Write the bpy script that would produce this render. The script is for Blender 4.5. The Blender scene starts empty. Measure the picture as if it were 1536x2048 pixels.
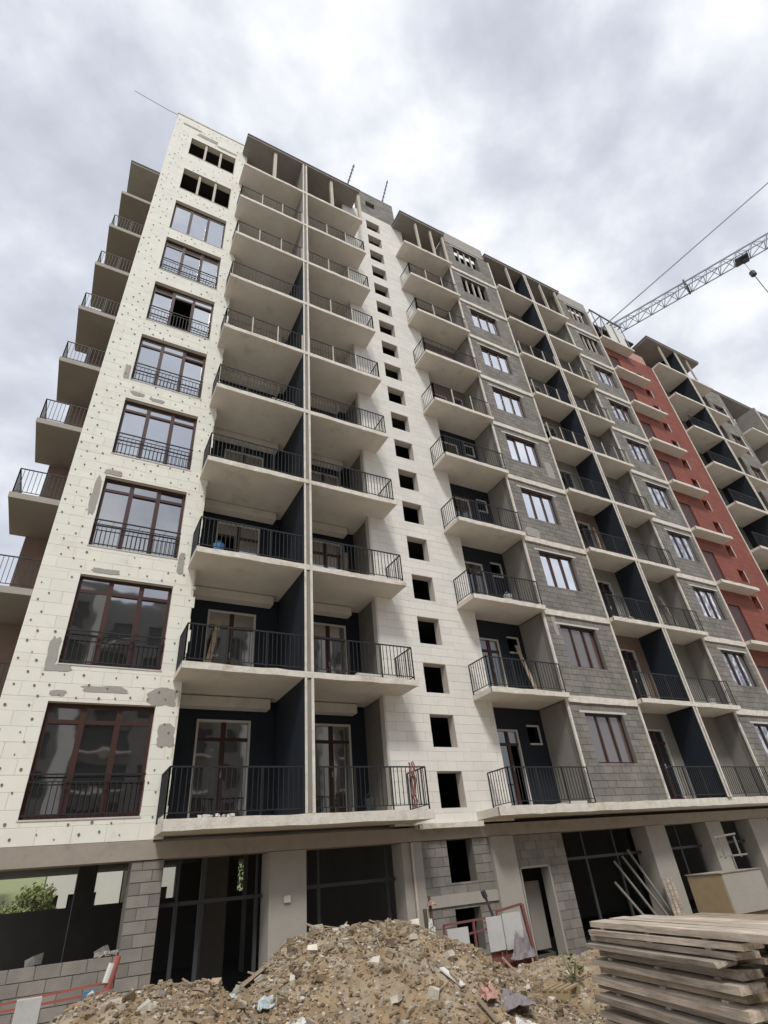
import bpy, math, random
from mathutils import Matrix, Vector, noise
random.seed(7)
R = math.radians
scene = bpy.context.scene
COL = scene.collection

# ------------------------------------------------------------------ camera
CAM = Vector((-4.16645, -13.42443, -1.46325))
cam_d = bpy.data.cameras.new('camera')
cam = bpy.data.objects.new('camera', cam_d)
COL.objects.link(cam)
cam_d.sensor_fit = 'HORIZONTAL'
cam_d.sensor_width = 36.0
cam_d.lens = 1089.91 / 1536 * 36.0
cam_d.clip_start = 0.05
cam_d.clip_end = 3000
cam.matrix_world = Matrix.Translation(CAM) @ (Matrix.Rotation(-0.54861, 4, 'Z')
    @ Matrix.Rotation(math.pi / 2 + 0.59581, 4, 'X') @ Matrix.Rotation(-0.10368, 4, 'Z'))
scene.camera = cam

# ------------------------------------------------------------------ sky and sun
SUN_EL, SUN_AZ = R(52), R(205)          # azimuth measured clockwise from +Y
world = bpy.data.worlds.new('World')
scene.world = world
world.use_nodes = True
nt = world.node_tree
nt.nodes.clear()
def N(t, **kw):
    n = nt.nodes.new(t)
    for k, v in kw.items(): setattr(n, k, v)
    return n
out = N('ShaderNodeOutputWorld')
sky = N('ShaderNodeTexSky', sky_type='NISHITA', sun_disc=False)
sky.sun_elevation = SUN_EL
sky.sun_rotation = SUN_AZ
bg1 = N('ShaderNodeBackground'); bg1.inputs[1].default_value = 0.08
nt.links.new(sky.outputs[0], bg1.inputs[0])
tc = N('ShaderNodeTexCoord')
sep = N('ShaderNodeSeparateXYZ'); nt.links.new(tc.outputs['Generated'], sep.inputs[0])
def M_(op, a, b=None, c=None, tree=None):
    n = (tree or nt).nodes.new('ShaderNodeMath'); n.operation = op
    for i, v in enumerate((a, b, c)):
        if v is None: continue
        if isinstance(v, (int, float)): n.inputs[i].default_value = v
        else: (tree or nt).links.new(v, n.inputs[i])
    return n.outputs[0]
zz = M_('ADD', M_('MAXIMUM', sep.outputs[2], 0.0), 0.35)
cx = M_('DIVIDE', sep.outputs[0], zz)
cy = M_('DIVIDE', sep.outputs[1], zz)
cmb = N('ShaderNodeCombineXYZ')
nt.links.new(cx, cmb.inputs[0]); nt.links.new(cy, cmb.inputs[1])
def noise_(vec, scale, detail, rough, dist=0.0):
    n = N('ShaderNodeTexNoise'); n.inputs['Scale'].default_value = scale
    n.inputs['Detail'].default_value = detail; n.inputs['Roughness'].default_value = rough
    n.inputs['Distortion'].default_value = dist
    nt.links.new(vec, n.inputs['Vector']); return n.outputs[0]
mp = N('ShaderNodeMapping'); mp.inputs['Rotation'].default_value = (R(12), R(8), R(35))
mp.inputs['Scale'].default_value = (1.0, 1.15, 1.5); mp.inputs['Location'].default_value = (4.3, 2.2, 1.1)
nt.links.new(tc.outputs['Generated'], mp.inputs[0])
n1 = noise_(mp.outputs[0], 2.1, 7, 0.5, 0.15)
n2 = noise_(mp.outputs[0], 5.0, 7, 0.52, 0.1)
n3 = noise_(mp.outputs[0], 13.0, 5, 0.5, 0.0)
mixn = M_('ADD', M_('ADD', M_('MULTIPLY', n1, 0.55), M_('MULTIPLY', n2, 0.37)), M_('MULTIPLY', n3, 0.08))
ramp = N('ShaderNodeValToRGB')
cr = ramp.color_ramp
cr.elements[0].position = 0.40; cr.elements[0].color = (0.375, 0.395, 0.44, 1)
cr.elements[1].position = 0.60; cr.elements[1].color = (0.76, 0.765, 0.77, 1)
e = cr.elements.new(0.47); e.color = (0.455, 0.48, 0.545, 1)
e = cr.elements.new(0.53); e.color = (0.575, 0.595, 0.64, 1)
cr.interpolation = 'B_SPLINE'
nt.links.new(mixn, ramp.inputs[0])
bg2 = N('ShaderNodeBackground'); bg2.inputs[1].default_value = 1.0
nt.links.new(ramp.outputs[0], bg2.inputs[0])
mx = N('ShaderNodeMixShader'); mx.inputs[0].default_value = 0.94
nt.links.new(bg1.outputs[0], mx.inputs[1]); nt.links.new(bg2.outputs[0], mx.inputs[2])
nt.links.new(mx.outputs[0], out.inputs[0])

sd = bpy.data.lights.new('sun', 'SUN'); sd.energy = 1.5; sd.angle = R(10); sd.color = (1.0, 0.97, 0.92)
sun = bpy.data.objects.new('sun', sd); COL.objects.link(sun)
sdir = Vector((math.sin(SUN_AZ) * math.cos(SUN_EL), math.cos(SUN_AZ) * math.cos(SUN_EL), math.sin(SUN_EL)))
sun.rotation_euler = sdir.to_track_quat('Z', 'Y').to_euler()
sun.location = (0, -40, 60)

scene.view_settings.view_transform = 'Standard'
scene.view_settings.look = 'None'
scene.view_settings.gamma = 1
scene.view_settings.use_curve_mapping = False
scene.view_settings.exposure = 0.60

# ------------------------------------------------------------------ materials
def mat(name, col, rough=0.85, var=0.12, scale=3.0, bump=0.15, bscale=40, metal=0.0, island=0.0, objrand=0.0,
        col2=None, stain=0.0, stain_col=(0.2, 0.17, 0.13), streak=0.0):
    m = bpy.data.materials.new(name); m.use_nodes = True
    t = m.node_tree; t.nodes.clear()
    L = t.links.new
    o = t.nodes.new('ShaderNodeOutputMaterial'); b = t.nodes.new('ShaderNodeBsdfPrincipled')
    L(b.outputs[0], o.inputs[0])
    b.inputs['Roughness'].default_value = rough; b.inputs['Metallic'].default_value = metal
    if 'Specular IOR Level' in b.inputs: b.inputs['Specular IOR Level'].default_value = 0.35
    g = t.nodes.new('ShaderNodeNewGeometry')
    def noi(s, d=5, r=0.6, vec=None):
        n = t.nodes.new('ShaderNodeTexNoise'); n.inputs['Scale'].default_value = s
        n.inputs['Detail'].default_value = d; n.inputs['Roughness'].default_value = r
        L(vec or g.outputs['Position'], n.inputs['Vector']); return n.outputs[0]
    a = noi(scale)
    v = M_('MULTIPLY_ADD', M_('SUBTRACT', a, 0.5, tree=t), 2.6 * var, 1.0, tree=t)
    if island:
        v = M_('MULTIPLY', v, M_('MULTIPLY_ADD', M_('SUBTRACT', g.outputs['Random Per Island'], 0.5, tree=t), 2 * island, 1.0, tree=t), tree=t)
    if objrand:
        oi = t.nodes.new('ShaderNodeObjectInfo')
        v = M_('MULTIPLY', v, M_('MULTIPLY_ADD', M_('SUBTRACT', oi.outputs['Random'], 0.5, tree=t), 2 * objrand, 1.0, tree=t), tree=t)
    base = t.nodes.new('ShaderNodeRGB'); base.outputs[0].default_value = (*col, 1)
    src = base.outputs[0]
    if col2:
        mm = t.nodes.new('ShaderNodeMix'); mm.data_type = 'RGBA'
        rr = t.nodes.new('ShaderNodeMapRange'); rr.inputs[1].default_value = 0.42; rr.inputs[2].default_value = 0.6
        L(noi(scale * 0.55, 6, 0.65), rr.inputs[0]); L(rr.outputs[0], mm.inputs[0])
        L(src, mm.inputs[6]); mm.inputs[7].default_value = (*col2, 1); src = mm.outputs[2]
    if stain:
        mm = t.nodes.new('ShaderNodeMix'); mm.data_type = 'RGBA'
        rr = t.nodes.new('ShaderNodeMapRange'); rr.inputs[1].default_value = 0.56; rr.inputs[2].default_value = 0.75
        rr.inputs[4].default_value = stain
        if streak:
            mpn = t.nodes.new('ShaderNodeMapping'); mpn.inputs['Scale'].default_value = (1, 1, streak)
            L(g.outputs['Position'], mpn.inputs[0]); L(noi(2.2, 6, 0.7, mpn.outputs[0]), rr.inputs[0])
        else: L(noi(1.3, 7, 0.7), rr.inputs[0])
        L(rr.outputs[0], mm.inputs[0]); L(src, mm.inputs[6]); mm.inputs[7].default_value = (*stain_col, 1); src = mm.outputs[2]
    sc = t.nodes.new('ShaderNodeVectorMath'); sc.operation = 'SCALE'
    L(src, sc.inputs[0]); L(v, sc.inputs['Scale']); L(sc.outputs[0], b.inputs['Base Color'])
    if bump:
        bn = t.nodes.new('ShaderNodeBump'); bn.inputs['Strength'].default_value = bump; bn.inputs['Distance'].default_value = 0.02
        L(noi(bscale, 6, 0.65), bn.inputs['Height']); L(bn.outputs[0], b.inputs['Normal'])
    return m
def glass(name, base, refl, rough=0.03, tint=(0.8, 0.83, 0.86)):
    m = bpy.data.materials.new(name); m.use_nodes = True
    t = m.node_tree; t.nodes.clear(); L = t.links.new
    o = t.nodes.new('ShaderNodeOutputMaterial'); b = t.nodes.new('ShaderNodeBsdfPrincipled')
    b.inputs['Base Color'].default_value = (*base, 1); b.inputs['Roughness'].default_value = 0.15
    gl = t.nodes.new('ShaderNodeBsdfGlossy'); gl.inputs[0].default_value = (*tint, 1); gl.inputs['Roughness'].default_value = rough
    mxx = t.nodes.new('ShaderNodeMixShader'); mxx.inputs[0].default_value = refl
    g = t.nodes.new('ShaderNodeNewGeometry'); n = t.nodes.new('ShaderNodeTexNoise'); n.inputs['Scale'].default_value = 0.9
    L(g.outputs['Position'], n.inputs[0])
    bn = t.nodes.new('ShaderNodeBump'); bn.inputs['Strength'].default_value = 0.08; bn.inputs['Distance'].default_value = 0.1
    L(n.outputs[0], bn.inputs['Height']); L(bn.outputs[0], gl.inputs['Normal'])
    L(b.outputs[0], mxx.inputs[1]); L(gl.outputs[0], mxx.inputs[2]); L(mxx.outputs[0], o.inputs[0])
    return m
m_cream = mat('cream_insulated_block', (0.78, 0.77, 0.69), var=0.07, scale=1.5, bump=0.12, island=0.03, objrand=0.02, stain=0.5, stain_col=(0.60, 0.50, 0.34))
m_creambk = mat('cream_joint', (0.66, 0.64, 0.54), var=0.1)
m_white = mat('white_aerated_block', (0.74, 0.715, 0.66), var=0.07, scale=1.2, bump=0.15, island=0.045, objrand=0.03, stain=0.25, stain_col=(0.55, 0.47, 0.38))
m_whitebk = mat('white_block_joint', (0.56, 0.52, 0.46), var=0.1)
m_grey = mat('grey_concrete_block', (0.27, 0.25, 0.222), col2=(0.215, 0.203, 0.185), var=0.14, scale=2.5, bump=0.5, bscale=60, island=0.13, objrand=0.12, stain=0.6, stain_col=(0.32, 0.255, 0.19))
m_greybk = mat('grey_block_mortar', (0.175, 0.165, 0.15), var=0.15, bump=0.5)
m_red = mat('red_painted_block', (0.235, 0.078, 0.058), stain=0.5, stain_col=(0.34, 0.15, 0.11), var=0.18, scale=1.4, bump=0.2, island=0.06)
m_redbk = mat('red_painted_joint', (0.25, 0.06, 0.04), var=0.1)
m_slab = mat('cast_concrete_slab', (0.62, 0.58, 0.515), var=0.16, scale=1.1, bump=0.3, bscale=18, stain=0.55, stain_col=(0.33, 0.28, 0.22))
m_dslab = mat('brown_grey_slab', (0.185, 0.16, 0.135), var=0.16, scale=1.2, bump=0.3, bscale=18, stain=0.4, stain_col=(0.16, 0.13, 0.1))
m_edge = mat('slab_edge_render', (0.68, 0.64, 0.565), var=0.28, scale=5, bump=0.8, bscale=25, stain=0.75, stain_col=(0.40, 0.30, 0.2))
m_conc = mat('grey_site_concrete', (0.245, 0.23, 0.207), var=0.14, scale=1.6, bump=0.3, bscale=20, stain=0.5, stain_col=(0.17, 0.15, 0.13), streak=0.25)
m_col = mat('light_concrete_column', (0.35, 0.33, 0.295), var=0.1, scale=2, bump=0.25, bscale=20, stain=0.4, stain_col=(0.28, 0.24, 0.19), streak=0.25)
m_beam = mat('brown_formed_beam', (0.34, 0.30, 0.255), var=0.14, scale=4, bump=0.35, bscale=15, stain=0.5, stain_col=(0.2, 0.13, 0.09))
m_navy = mat('navy_painted_plaster', (0.013, 0.018, 0.027), stain=0.25, stain_col=(0.04, 0.045, 0.055), var=0.25, scale=1.5, bump=0.08, rough=0.7)
m_brownwall = mat('brown_clay_block', (0.20, 0.145, 0.118), var=0.15, scale=3, bump=0.4, island=0.1)
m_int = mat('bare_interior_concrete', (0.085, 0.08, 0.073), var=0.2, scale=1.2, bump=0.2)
m_roof = mat('dark_roof_felt', (0.12, 0.125, 0.125), var=0.2, scale=5, bump=0.3)
m_brown = mat('brown_window_frame', (0.055, 0.023, 0.019), rough=0.45, var=0.08, bump=0)
m_black = mat('black_railing_paint', (0.022, 0.022, 0.025), rough=0.5, var=0.1, bump=0)
m_post = mat('pale_primed_post', (0.50, 0.45, 0.38), rough=0.6, var=0.15)
m_trim = mat('pale_foam_trim', (0.55, 0.53, 0.50), var=0.12)
m_patch = mat('grey_adhesive_mortar', (0.36, 0.345, 0.31), var=0.1, scale=6, bump=0.4)
m_dot = mat('dark_dowel_cap', (0.17, 0.145, 0.115), var=0.3)
m_glass = glass('reflective_window_glass', (0.012, 0.013, 0.015), 0.62, tint=(0.92, 0.95, 0.98))
m_glassl = glass('weak_reflection_glass', (0.012, 0.013, 0.015), 0.38, tint=(0.9, 0.92, 0.95))  # same window glass, reflection weakened to imitate darker mirroring on lower floors
m_glassw = glass('bright_reflecting_glass', (0.05, 0.05, 0.05), 0.92, tint=(0.97, 0.98, 1.0))
m_glassd = glass('dull_brown_glass', (0.11, 0.085, 0.075), 0.12, 0.2)  # dull brown base colour with a weak, blurred gloss
m_glassk = glass('dark_glass', (0.012, 0.013, 0.015), 0.12)
m_steel = mat('dark_grey_steel', (0.05, 0.053, 0.06), rough=0.5, var=0.1, bump=0)
m_wood = None
m_dirt = mat('sandy_brown_dirt', (0.29, 0.205, 0.12), var=0.6, scale=4, bump=1.0, bscale=22, col2=(0.36, 0.30, 0.22), stain=0.5, stain_col=(0.15, 0.11, 0.075))
m_stone = mat('rubble_stone', (0.36, 0.255, 0.15), var=0.2, scale=8, bump=0.6, bscale=40, island=0.5, objrand=0.4, col2=(0.40, 0.32, 0.22))
m_pale = mat('pale_rubble_stone', (0.56, 0.51, 0.43), var=0.2, scale=8, bump=0.4, island=0.25, objrand=0.2)
m_foam = mat('white_foam_board', (0.66, 0.65, 0.61), var=0.06, scale=6, bump=0.1)
m_bluefoam = mat('pale_blue_plastic_sheet', (0.50, 0.58, 0.60), rough=0.4, var=0.15, scale=9, bump=0.6)
m_redp = mat('faded_red_paint', (0.36, 0.11, 0.09), rough=0.55, var=0.2, scale=8)
m_maroon = mat('rusty_maroon_steel', (0.19, 0.075, 0.065), rough=0.6, var=0.25, scale=9)
m_whitep = mat('dirty_white_panel', (0.52, 0.52, 0.51), rough=0.6, var=0.12, scale=4, stain=0.4)
m_blue = mat('blue_plastic', (0.08, 0.22, 0.40), rough=0.4, var=0.1)
m_leaf = mat('green_leaf', (0.075, 0.12, 0.035), rough=0.7, var=0.3, scale=6, island=0.35, bump=0)
m_leafb = mat('dry_grass_green', (0.20, 0.22, 0.09), rough=0.8, var=0.4, scale=2, island=0.3)
m_bark = mat('brown_bark', (0.10, 0.075, 0.05), var=0.25, scale=8, bump=0.6)
m_ply = mat('yellow_plywood', (0.33, 0.25, 0.15), var=0.2, scale=5, stain=0.4)
m_bag = mat('purple_grey_paper_sack', (0.24, 0.21, 0.22), rough=0.8, var=0.2, scale=6, bump=0.8, bscale=14)
m_pink = mat('faded_pink_sack', (0.46, 0.27, 0.22), rough=0.8, var=0.2, scale=7, bump=0.8, bscale=14)
m_crane = mat('blue_grey_crane_steel', (0.30, 0.33, 0.39), rough=0.5, var=0.1, bump=0)
m_ground = mat('bare_site_ground', (0.42, 0.37, 0.31), var=0.3, scale=0.8, bump=0.8, bscale=8, col2=(0.42, 0.38, 0.32))
m_facade = mat('pale_facade_render', (0.20, 0.185, 0.165), var=0.08, scale=0.5)
m_facade2 = mat('grey_facade_render', (0.62, 0.60, 0.55), var=0.08, scale=0.5)
def wood_mat(name, c1, c2):
    m = bpy.data.materials.new(name); m.use_nodes = True
    t = m.node_tree; t.nodes.clear(); L = t.links.new
    o = t.nodes.new('ShaderNodeOutputMaterial'); b = t.nodes.new('ShaderNodeBsdfPrincipled'); b.inputs['Roughness'].default_value = 0.85
    L(b.outputs[0], o.inputs[0])
    tcn = t.nodes.new('ShaderNodeTexCoord'); oi = t.nodes.new('ShaderNodeObjectInfo')
    mpn = t.nodes.new('ShaderNodeMapping'); mpn.inputs['Scale'].default_value = (1.2, 22, 22)
    av = t.nodes.new('ShaderNodeVectorMath'); av.operation = 'ADD'
    sv = t.nodes.new('ShaderNodeCombineXYZ'); L(M_('MULTIPLY', oi.outputs['Random'], 37.0, tree=t), sv.inputs[0]); L(M_('MULTIPLY', oi.outputs['Random'], 11.0, tree=t), sv.inputs[1])
    L(tcn.outputs['Object'], av.inputs[0]); L(sv.outputs[0], av.inputs[1]); L(av.outputs[0], mpn.inputs[0])
    n = t.nodes.new('ShaderNodeTexNoise'); n.inputs['Scale'].default_value = 1.0; n.inputs['Detail'].default_value = 7; n.inputs['Roughness'].default_value = 0.7; n.inputs['Distortion'].default_value = 0.6
    L(mpn.outputs[0], n.inputs[0])
    n2 = t.nodes.new('ShaderNodeTexNoise'); n2.inputs['Scale'].default_value = 3.0; n2.inputs['Detail'].default_value = 5; L(av.outputs[0], n2.inputs[0])
    rp = t.nodes.new('ShaderNodeValToRGB'); rp.color_ramp.elements[0].position = 0.33; rp.color_ramp.elements[0].color = (*c1, 1)
    rp.color_ramp.elements[1].position = 0.62; rp.color_ramp.elements[1].color = (*c2, 1)
    L(n.outputs[0], rp.inputs[0])
    s = t.nodes.new('ShaderNodeVectorMath'); s.operation = 'SCALE'
    v = M_('MULTIPLY', M_('MULTIPLY_ADD', oi.outputs['Random'], 0.55, 0.72, tree=t), M_('MULTIPLY_ADD', n2.outputs[0], 1.0, 0.5, tree=t), tree=t)
    L(rp.outputs[0], s.inputs[0]); L(v, s.inputs['Scale']); L(s.outputs[0], b.inputs['Base Color'])
    bn = t.nodes.new('ShaderNodeBump'); bn.inputs['Strength'].default_value = 0.7; bn.inputs['Distance'].default_value = 0.01
    L(n.outputs[0], bn.inputs['Height']); L(bn.outputs[0], b.inputs['Normal'])
    return m
m_wood = wood_mat('weathered_grey_timber', (0.21, 0.165, 0.125), (0.53, 0.455, 0.37))
m_woodt = wood_mat('tan_timber', (0.22, 0.165, 0.11), (0.43, 0.35, 0.255))

# ------------------------------------------------------------------ mesh helpers
class MB:
    def __init__(s): s.v = []; s.f = []; s.mi = []; s.cur = 0
    def box(s, x0, x1, y0, y1, z0, z1):
        n = len(s.v)
        s.v += [(x0, y0, z0), (x1, y0, z0), (x1, y1, z0), (x0, y1, z0), (x0, y0, z1), (x1, y0, z1), (x1, y1, z1), (x0, y1, z1)]
        s.f += [(n, n+3, n+2, n+1), (n+4, n+5, n+6, n+7), (n, n+1, n+5, n+4), (n+1, n+2, n+6, n+5), (n+2, n+3, n+7, n+6), (n+3, n, n+4, n+7)]
        s.mi += [s.cur] * 6
        return s
    def bar(s, a, b, r, r2=None, n=4):
        a = Vector(a); b = Vector(b); d = (b - a)
        if d.length < 1e-6: return s
        d.normalize(); up = Vector((0, 0, 1)) if abs(d.z) < 0.9 else Vector((1, 0, 0))
        u = d.cross(up).normalized(); w = d.cross(u).normalized(); r2 = r if r2 is None else r2
        k = len(s.v)
        for p, rr in ((a, r), (b, r2)):
            for i in range(n):
                t = 2 * math.pi * (i + 0.5) / n
                s.v.append(tuple(p + u * math.cos(t) * rr + w * math.sin(t) * rr))
        for i in range(n):
            j = (i + 1) % n
            s.f.append((k+i, k+j, k+n+j, k+n+i)); s.mi.append(s.cur)
        s.f.append(tuple(k+i for i in reversed(range(n)))); s.f.append(tuple(k+n+i for i in range(n))); s.mi += [s.cur] * 2
        return s
    def path(s, pts, r, n=6):
        for a, b in zip(pts, pts[1:]): s.bar(a, b, r, n=n)
        return s
    def obox(s, c, ax, h):
        c = Vector(c); n = len(s.v); u, v, w = [Vector(a) for a in ax]
        for sx, sy, sz in ((-1,-1,-1),(1,-1,-1),(1,1,-1),(-1,1,-1),(-1,-1,1),(1,-1,1),(1,1,1),(-1,1,1)):
            s.v.append(tuple(c + u*h[0]*sx + v*h[1]*sy + w*h[2]*sz))
        s.f += [(n, n+3, n+2, n+1), (n+4, n+5, n+6, n+7), (n, n+1, n+5, n+4), (n+1, n+2, n+6, n+5), (n+2, n+3, n+7, n+6), (n+3, n, n+4, n+7)]
        s.mi += [s.cur] * 6; return s
    def poly(s, pts, y0, y1):       # prism of an x-z outline
        n = len(s.v); k = len(pts)
        for y in (y0, y1): s.v += [(p[0], y, p[1]) for p in pts]
        s.f.append(tuple(range(n, n+k))); s.f.append(tuple(range(n+2*k-1, n+k-1, -1))); s.mi += [s.cur]*2
        for i in range(k):
            j = (i+1) % k; s.f.append((n+i, n+k+i, n+k+j, n+j)); s.mi.append(s.cur)
        return s
    def mesh(s, name, mats, origin=(0, 0, 0)):
        me = bpy.data.meshes.new(name)
        ox, oy, oz = origin
        me.from_pydata([(a-ox, b-oy, c-oz) for a, b, c in s.v] if origin != (0, 0, 0) else s.v, [], s.f)
        for m in (mats if isinstance(mats, (list, tuple)) else [mats]): me.materials.append(m)
        if any(s.mi): me.polygons.foreach_set('material_index', s.mi)
        me.update(); return me
    def build(s, name, mats, parent=None, origin=(0, 0, 0), **kw):
        return place(name, s.mesh(name, mats, origin), parent, origin, **kw)
def place(name, me, parent=None, loc=(0, 0, 0), label=None, cat=None, group=None, kind=None):
    o = bpy.data.objects.new(name, me); COL.objects.link(o); o.location = loc
    if parent is not None: o.parent = parent
    if label: o['label'] = label
    if cat: o['category'] = cat
    if group: o['group'] = group
    if kind: o['kind'] = kind
    return o
def thing(name, label, cat, loc=(0, 0, 0), rz=0, group=None):
    o = place(name, None, None, loc, label, cat, group); o.rotation_euler[2] = rz; return o

# ------------------------------------------------------------------ ground
g = MB(); S = 900
g.v = [(-S, -S, -3.45), (S, -S, -3.45), (S, S, -3.45), (-S, S, -3.45)]; g.f = [(0, 1, 2, 3)]; g.mi = [0]
g.build('ground', m_ground, kind='structure')

# ------------------------------------------------------------------ the building
BX = (-5.47, 0.0, -3.45)
bld = thing('apartment_building', 'long unfinished ten storey apartment block with cream, grey and red walls and stacked balconies', 'building', BX)
def W(mb, name, mats, parent=bld, kind=None, label=None):     # world-coordinate part of the building
    o = mb.build(name, mats, None, kind=kind, label=label)
    o.parent = parent
    root = Vector(BX)
    if parent is bld: o.location = -root
    return o
BLOCKS = []     # candidate masonry blocks: (distance, wall object, box, material slot)
def cells(x0, x1, z0, z1, ops, bw, bh, gap, jag=0.0):
    zs = [z0]; z = z0
    while z < z1 - 1e-4:
        z = min(z + bh, z1); zs.append(z)
    res = []
    for r, (a, b) in enumerate(zip(zs, zs[1:])):
        cuts = sorted({a, b} | {c for o in ops for c in (o[2], o[3]) if a < c < b})
        for c, d in zip(cuts, cuts[1:]):
            if d - c < 0.02: continue
            sp = [(x0, x1 + (random.uniform(-jag, jag) if jag else 0))]
            for o in ops:
                if o[2] < d - 1e-4 and o[3] > c + 1e-4:
                    n = []
                    for p, q in sp:
                        if o[1] <= p or o[0] >= q: n.append((p, q)); continue
                        if o[0] > p: n.append((p, o[0]))
                        if o[1] < q: n.append((o[1], q))
                    sp = n
            off = x0 - (bw / 2 if r % 2 else 0)
            for p, q in sp:
                k = math.floor((p - off) / bw + 1e-6)
                xa = p
                while xa < q - 1e-4:
                    k += 1; xb = min(off + k * bw, q)
                    if xb - xa < 0.05 and xb < q: continue
                    if q - xb < 0.05: xb = q
                    if xb - xa > 0.03:
                        res.append((xa + gap/2, xb - gap/2, c + (gap/2 if abs(c-a) < 1e-5 else 0), d - (gap/2 if abs(d-b) < 1e-5 else 0)))
                    xa = xb
    return res
def backing(mb, x0, x1, z0, z1, ops, y0, y1):
    xs = sorted({x0, x1} | {c for o in ops for c in o[:2] if x0 < c < x1})
    zs = sorted({z0, z1} | {c for o in ops for c in o[2:4] if z0 < c < z1})
    for c, d in zip(zs, zs[1:]):
        run = None
        for a, b in zip(xs, xs[1:]):
            hole = any(o[0] <= a + 1e-5 and o[1] >= b - 1e-5 and o[2] <= c + 1e-5 and o[3] >= d - 1e-5 for o in ops)
            if not hole: run = (run[0], b) if run else (a, b)
            if (hole or b == xs[-1]) and run: mb.box(run[0], run[1], y0, y1, c, d); run = None
def wall(name, x0, x1, z0, z1, y, ops, bm, jm, bw=0.6, bh=0.25, gap=0.007, th=0.28, jag=0.0, stuffslot=None):
    mb = MB(); backing(mb, x0, x1, z0, z1, ops, y + 0.012, y + th)
    w = W(mb, name, jm)
    for c in cells(x0, x1, z0, z1, ops, bw, bh, gap, jag):
        cen = Vector(((c[0]+c[1])/2, y, (c[2]+c[3])/2))
        vis = (c[1]-c[0]) * (c[3]-c[2]) / (cen - CAM).length_squared
        if cen.x < -5.5 or cen.z < -3.3: vis *= 0.01
        BLOCKS.append((vis, w, c, y, bm))
    return w
# facade openings
WX0, WX1 = -4.617, -2.495
tower_ops = [(WX0, WX1, 3*k + 0.09, 3*k + 2.28) for k in range(7)]
tower_ops += [(WX0, WX1, 20.95, 23.15), (WX0, WX1, 24.22, 26.03), (WX0, WX1, 27.5, 29.15)]
wall('tower_wall', -5.47, -1.98, -0.34, 30.95, 0.0, tower_ops, m_cream, m_creambk, 0.6, 0.3, 0.003, 0.26, jag=0.06)
stair_ops = [(4.85, 5.67, 0.463 + 1.5*j - 0.44, 0.463 + 1.5*j + 0.44) for j in range(20)]
wall('stair_wall', 3.42, 7.2, -0.34, 30.15, 0.0, stair_ops, m_white, m_whitebk, 0.6, 0.25, 0.004, 0.3)
d_ops = [(10.22, 11.98, 3*k + 0.98, 3*k + 2.47) for k in range(10)]
wall('grey_bay_wall', 9.57, 12.9, -0.1, 29.6, -0.78, d_ops, m_grey, m_greybk, 0.4, 0.2, 0.014, 0.26)
g_ops = [(19.47, 21.19, 3*k + 0.98, 3*k + 2.47) for k in range(10)]
wall('grey_bay_wall', 18.48, 21.5, -0.1, 29.6, -0.73, g_ops, m_grey, m_greybk, 0.4, 0.2, 0.014, 0.26)
r_ops = [(24.75, 25.3, 1.5*j + 0.7, 1.5*j + 1.40) for j in range(17)] + [(22.3, 23.25, 3*k+0.02, 3*k+2.1) for k in range(9)]
wall('red_wall', 21.5, 27.1, -0.1, 26.95, -0.45, r_ops, m_red, m_redbk, 0.6, 0.3, 0.006, 0.26)
j_ops = [(33.9, 35.2, 3*k + 0.6, 3*k + 2.35) for k in range(9)]
wall('pale_end_wall', 33.25, 35.9, -0.1, 28.3, -0.3, j_ops, m_grey, m_greybk, 0.6, 0.3, 0.01, 0.26)
l_ops = [(42.4, 43.9, 3*k + 0.6, 3*k + 2.35) for k in range(9)]
wall('pale_end_wall', 41.6, 48, -0.1, 28.1, -0.3, l_ops, m_grey, m_greybk, 0.6, 0.3, 0.01, 0.26)
# attic storey above the stair
wall('attic_wall', 4.4, 6.9, 30.16, 32.75, 0.05, [(5.0, 5.6, 31.2, 31.75)], m_grey, m_greybk, 0.4, 0.2, 0.012, 0.25)
# parapets
p = MB(); p.box(9.57, 12.6, -0.80, -0.5, 29.62, 30.72); W(p, 'parapet', m_col)
p = MB(); p.box(18.7, 21.5, -0.75, -0.5, 29.62, 30.55); W(p, 'parapet', m_col)
p = MB(); p.box(-5.50, -1.97, -0.03, 0.24, 30.955, 31.02); W(p, 'coping', m_edge)
# ground storey masonry and columns
wall('stair_base_wall', 4.1, 6.2, -3.45, -0.69, 0.0, [(4.87, 5.66, -1.6, -0.62), (4.87, 5.62, -2.95, -2.12)], m_grey, m_greybk, 0.4, 0.2, 0.014, 0.3)
wall('door_wall', 6.98, 8.8, -3.45, -0.69, 0.0, [(7.08, 8.06, -3.45, -1.46)], m_grey, m_greybk, 0.4, 0.2, 0.01, 0.3)
wall('block_column', -2.51, -1.91, -3.45, -0.69, 0.0, [], m_grey, m_greybk, 0.4, 0.2, 0.014, 0.5)
def W1(name, m, *b, **k):
    mb = MB(); mb.box(*b); return W(mb, name, m, **k)
for x0, x1, y0, y1 in ((0.26, 1.09, -0.02, 0.55), (3.55, 3.78, 0.0, 0.5), (3.84, 4.1, -0.02, 0.5), (6.2, 6.95, -0.10, 0.5),
                       (12.3, 13.2, -0.05, 0.55), (15.3, 16.1, -0.05, 0.55), (17.75, 18.9, -0.05, 0.55), (21.6, 22.4, -0.05, 0.55), (25.5, 26.4, -0.05, .55)):
    W1('column', m_col, x0, x1, y0, y1, -3.45, -0.69)
W1('lintel_beam', m_col, 4.1, 6.2, -0.035, 0.1, -2.05, -1.82)
W1('drain_pipe', m_post, 3.785, 3.835, -0.06, -0.01, -3.3, -0.7)
W1('ground_storey_beam', m_beam, -5.47, 48, -0.03, 0.5, -0.68, -0.39)
W1('ground_storey_beam', m_beam, -5.47, -2.18, -0.015, 0.3, -0.388, -0.345)
W1('junction_box', m_trim, 0.58, 0.72, -0.06, -0.022, -1.62, -1.5)
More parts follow.
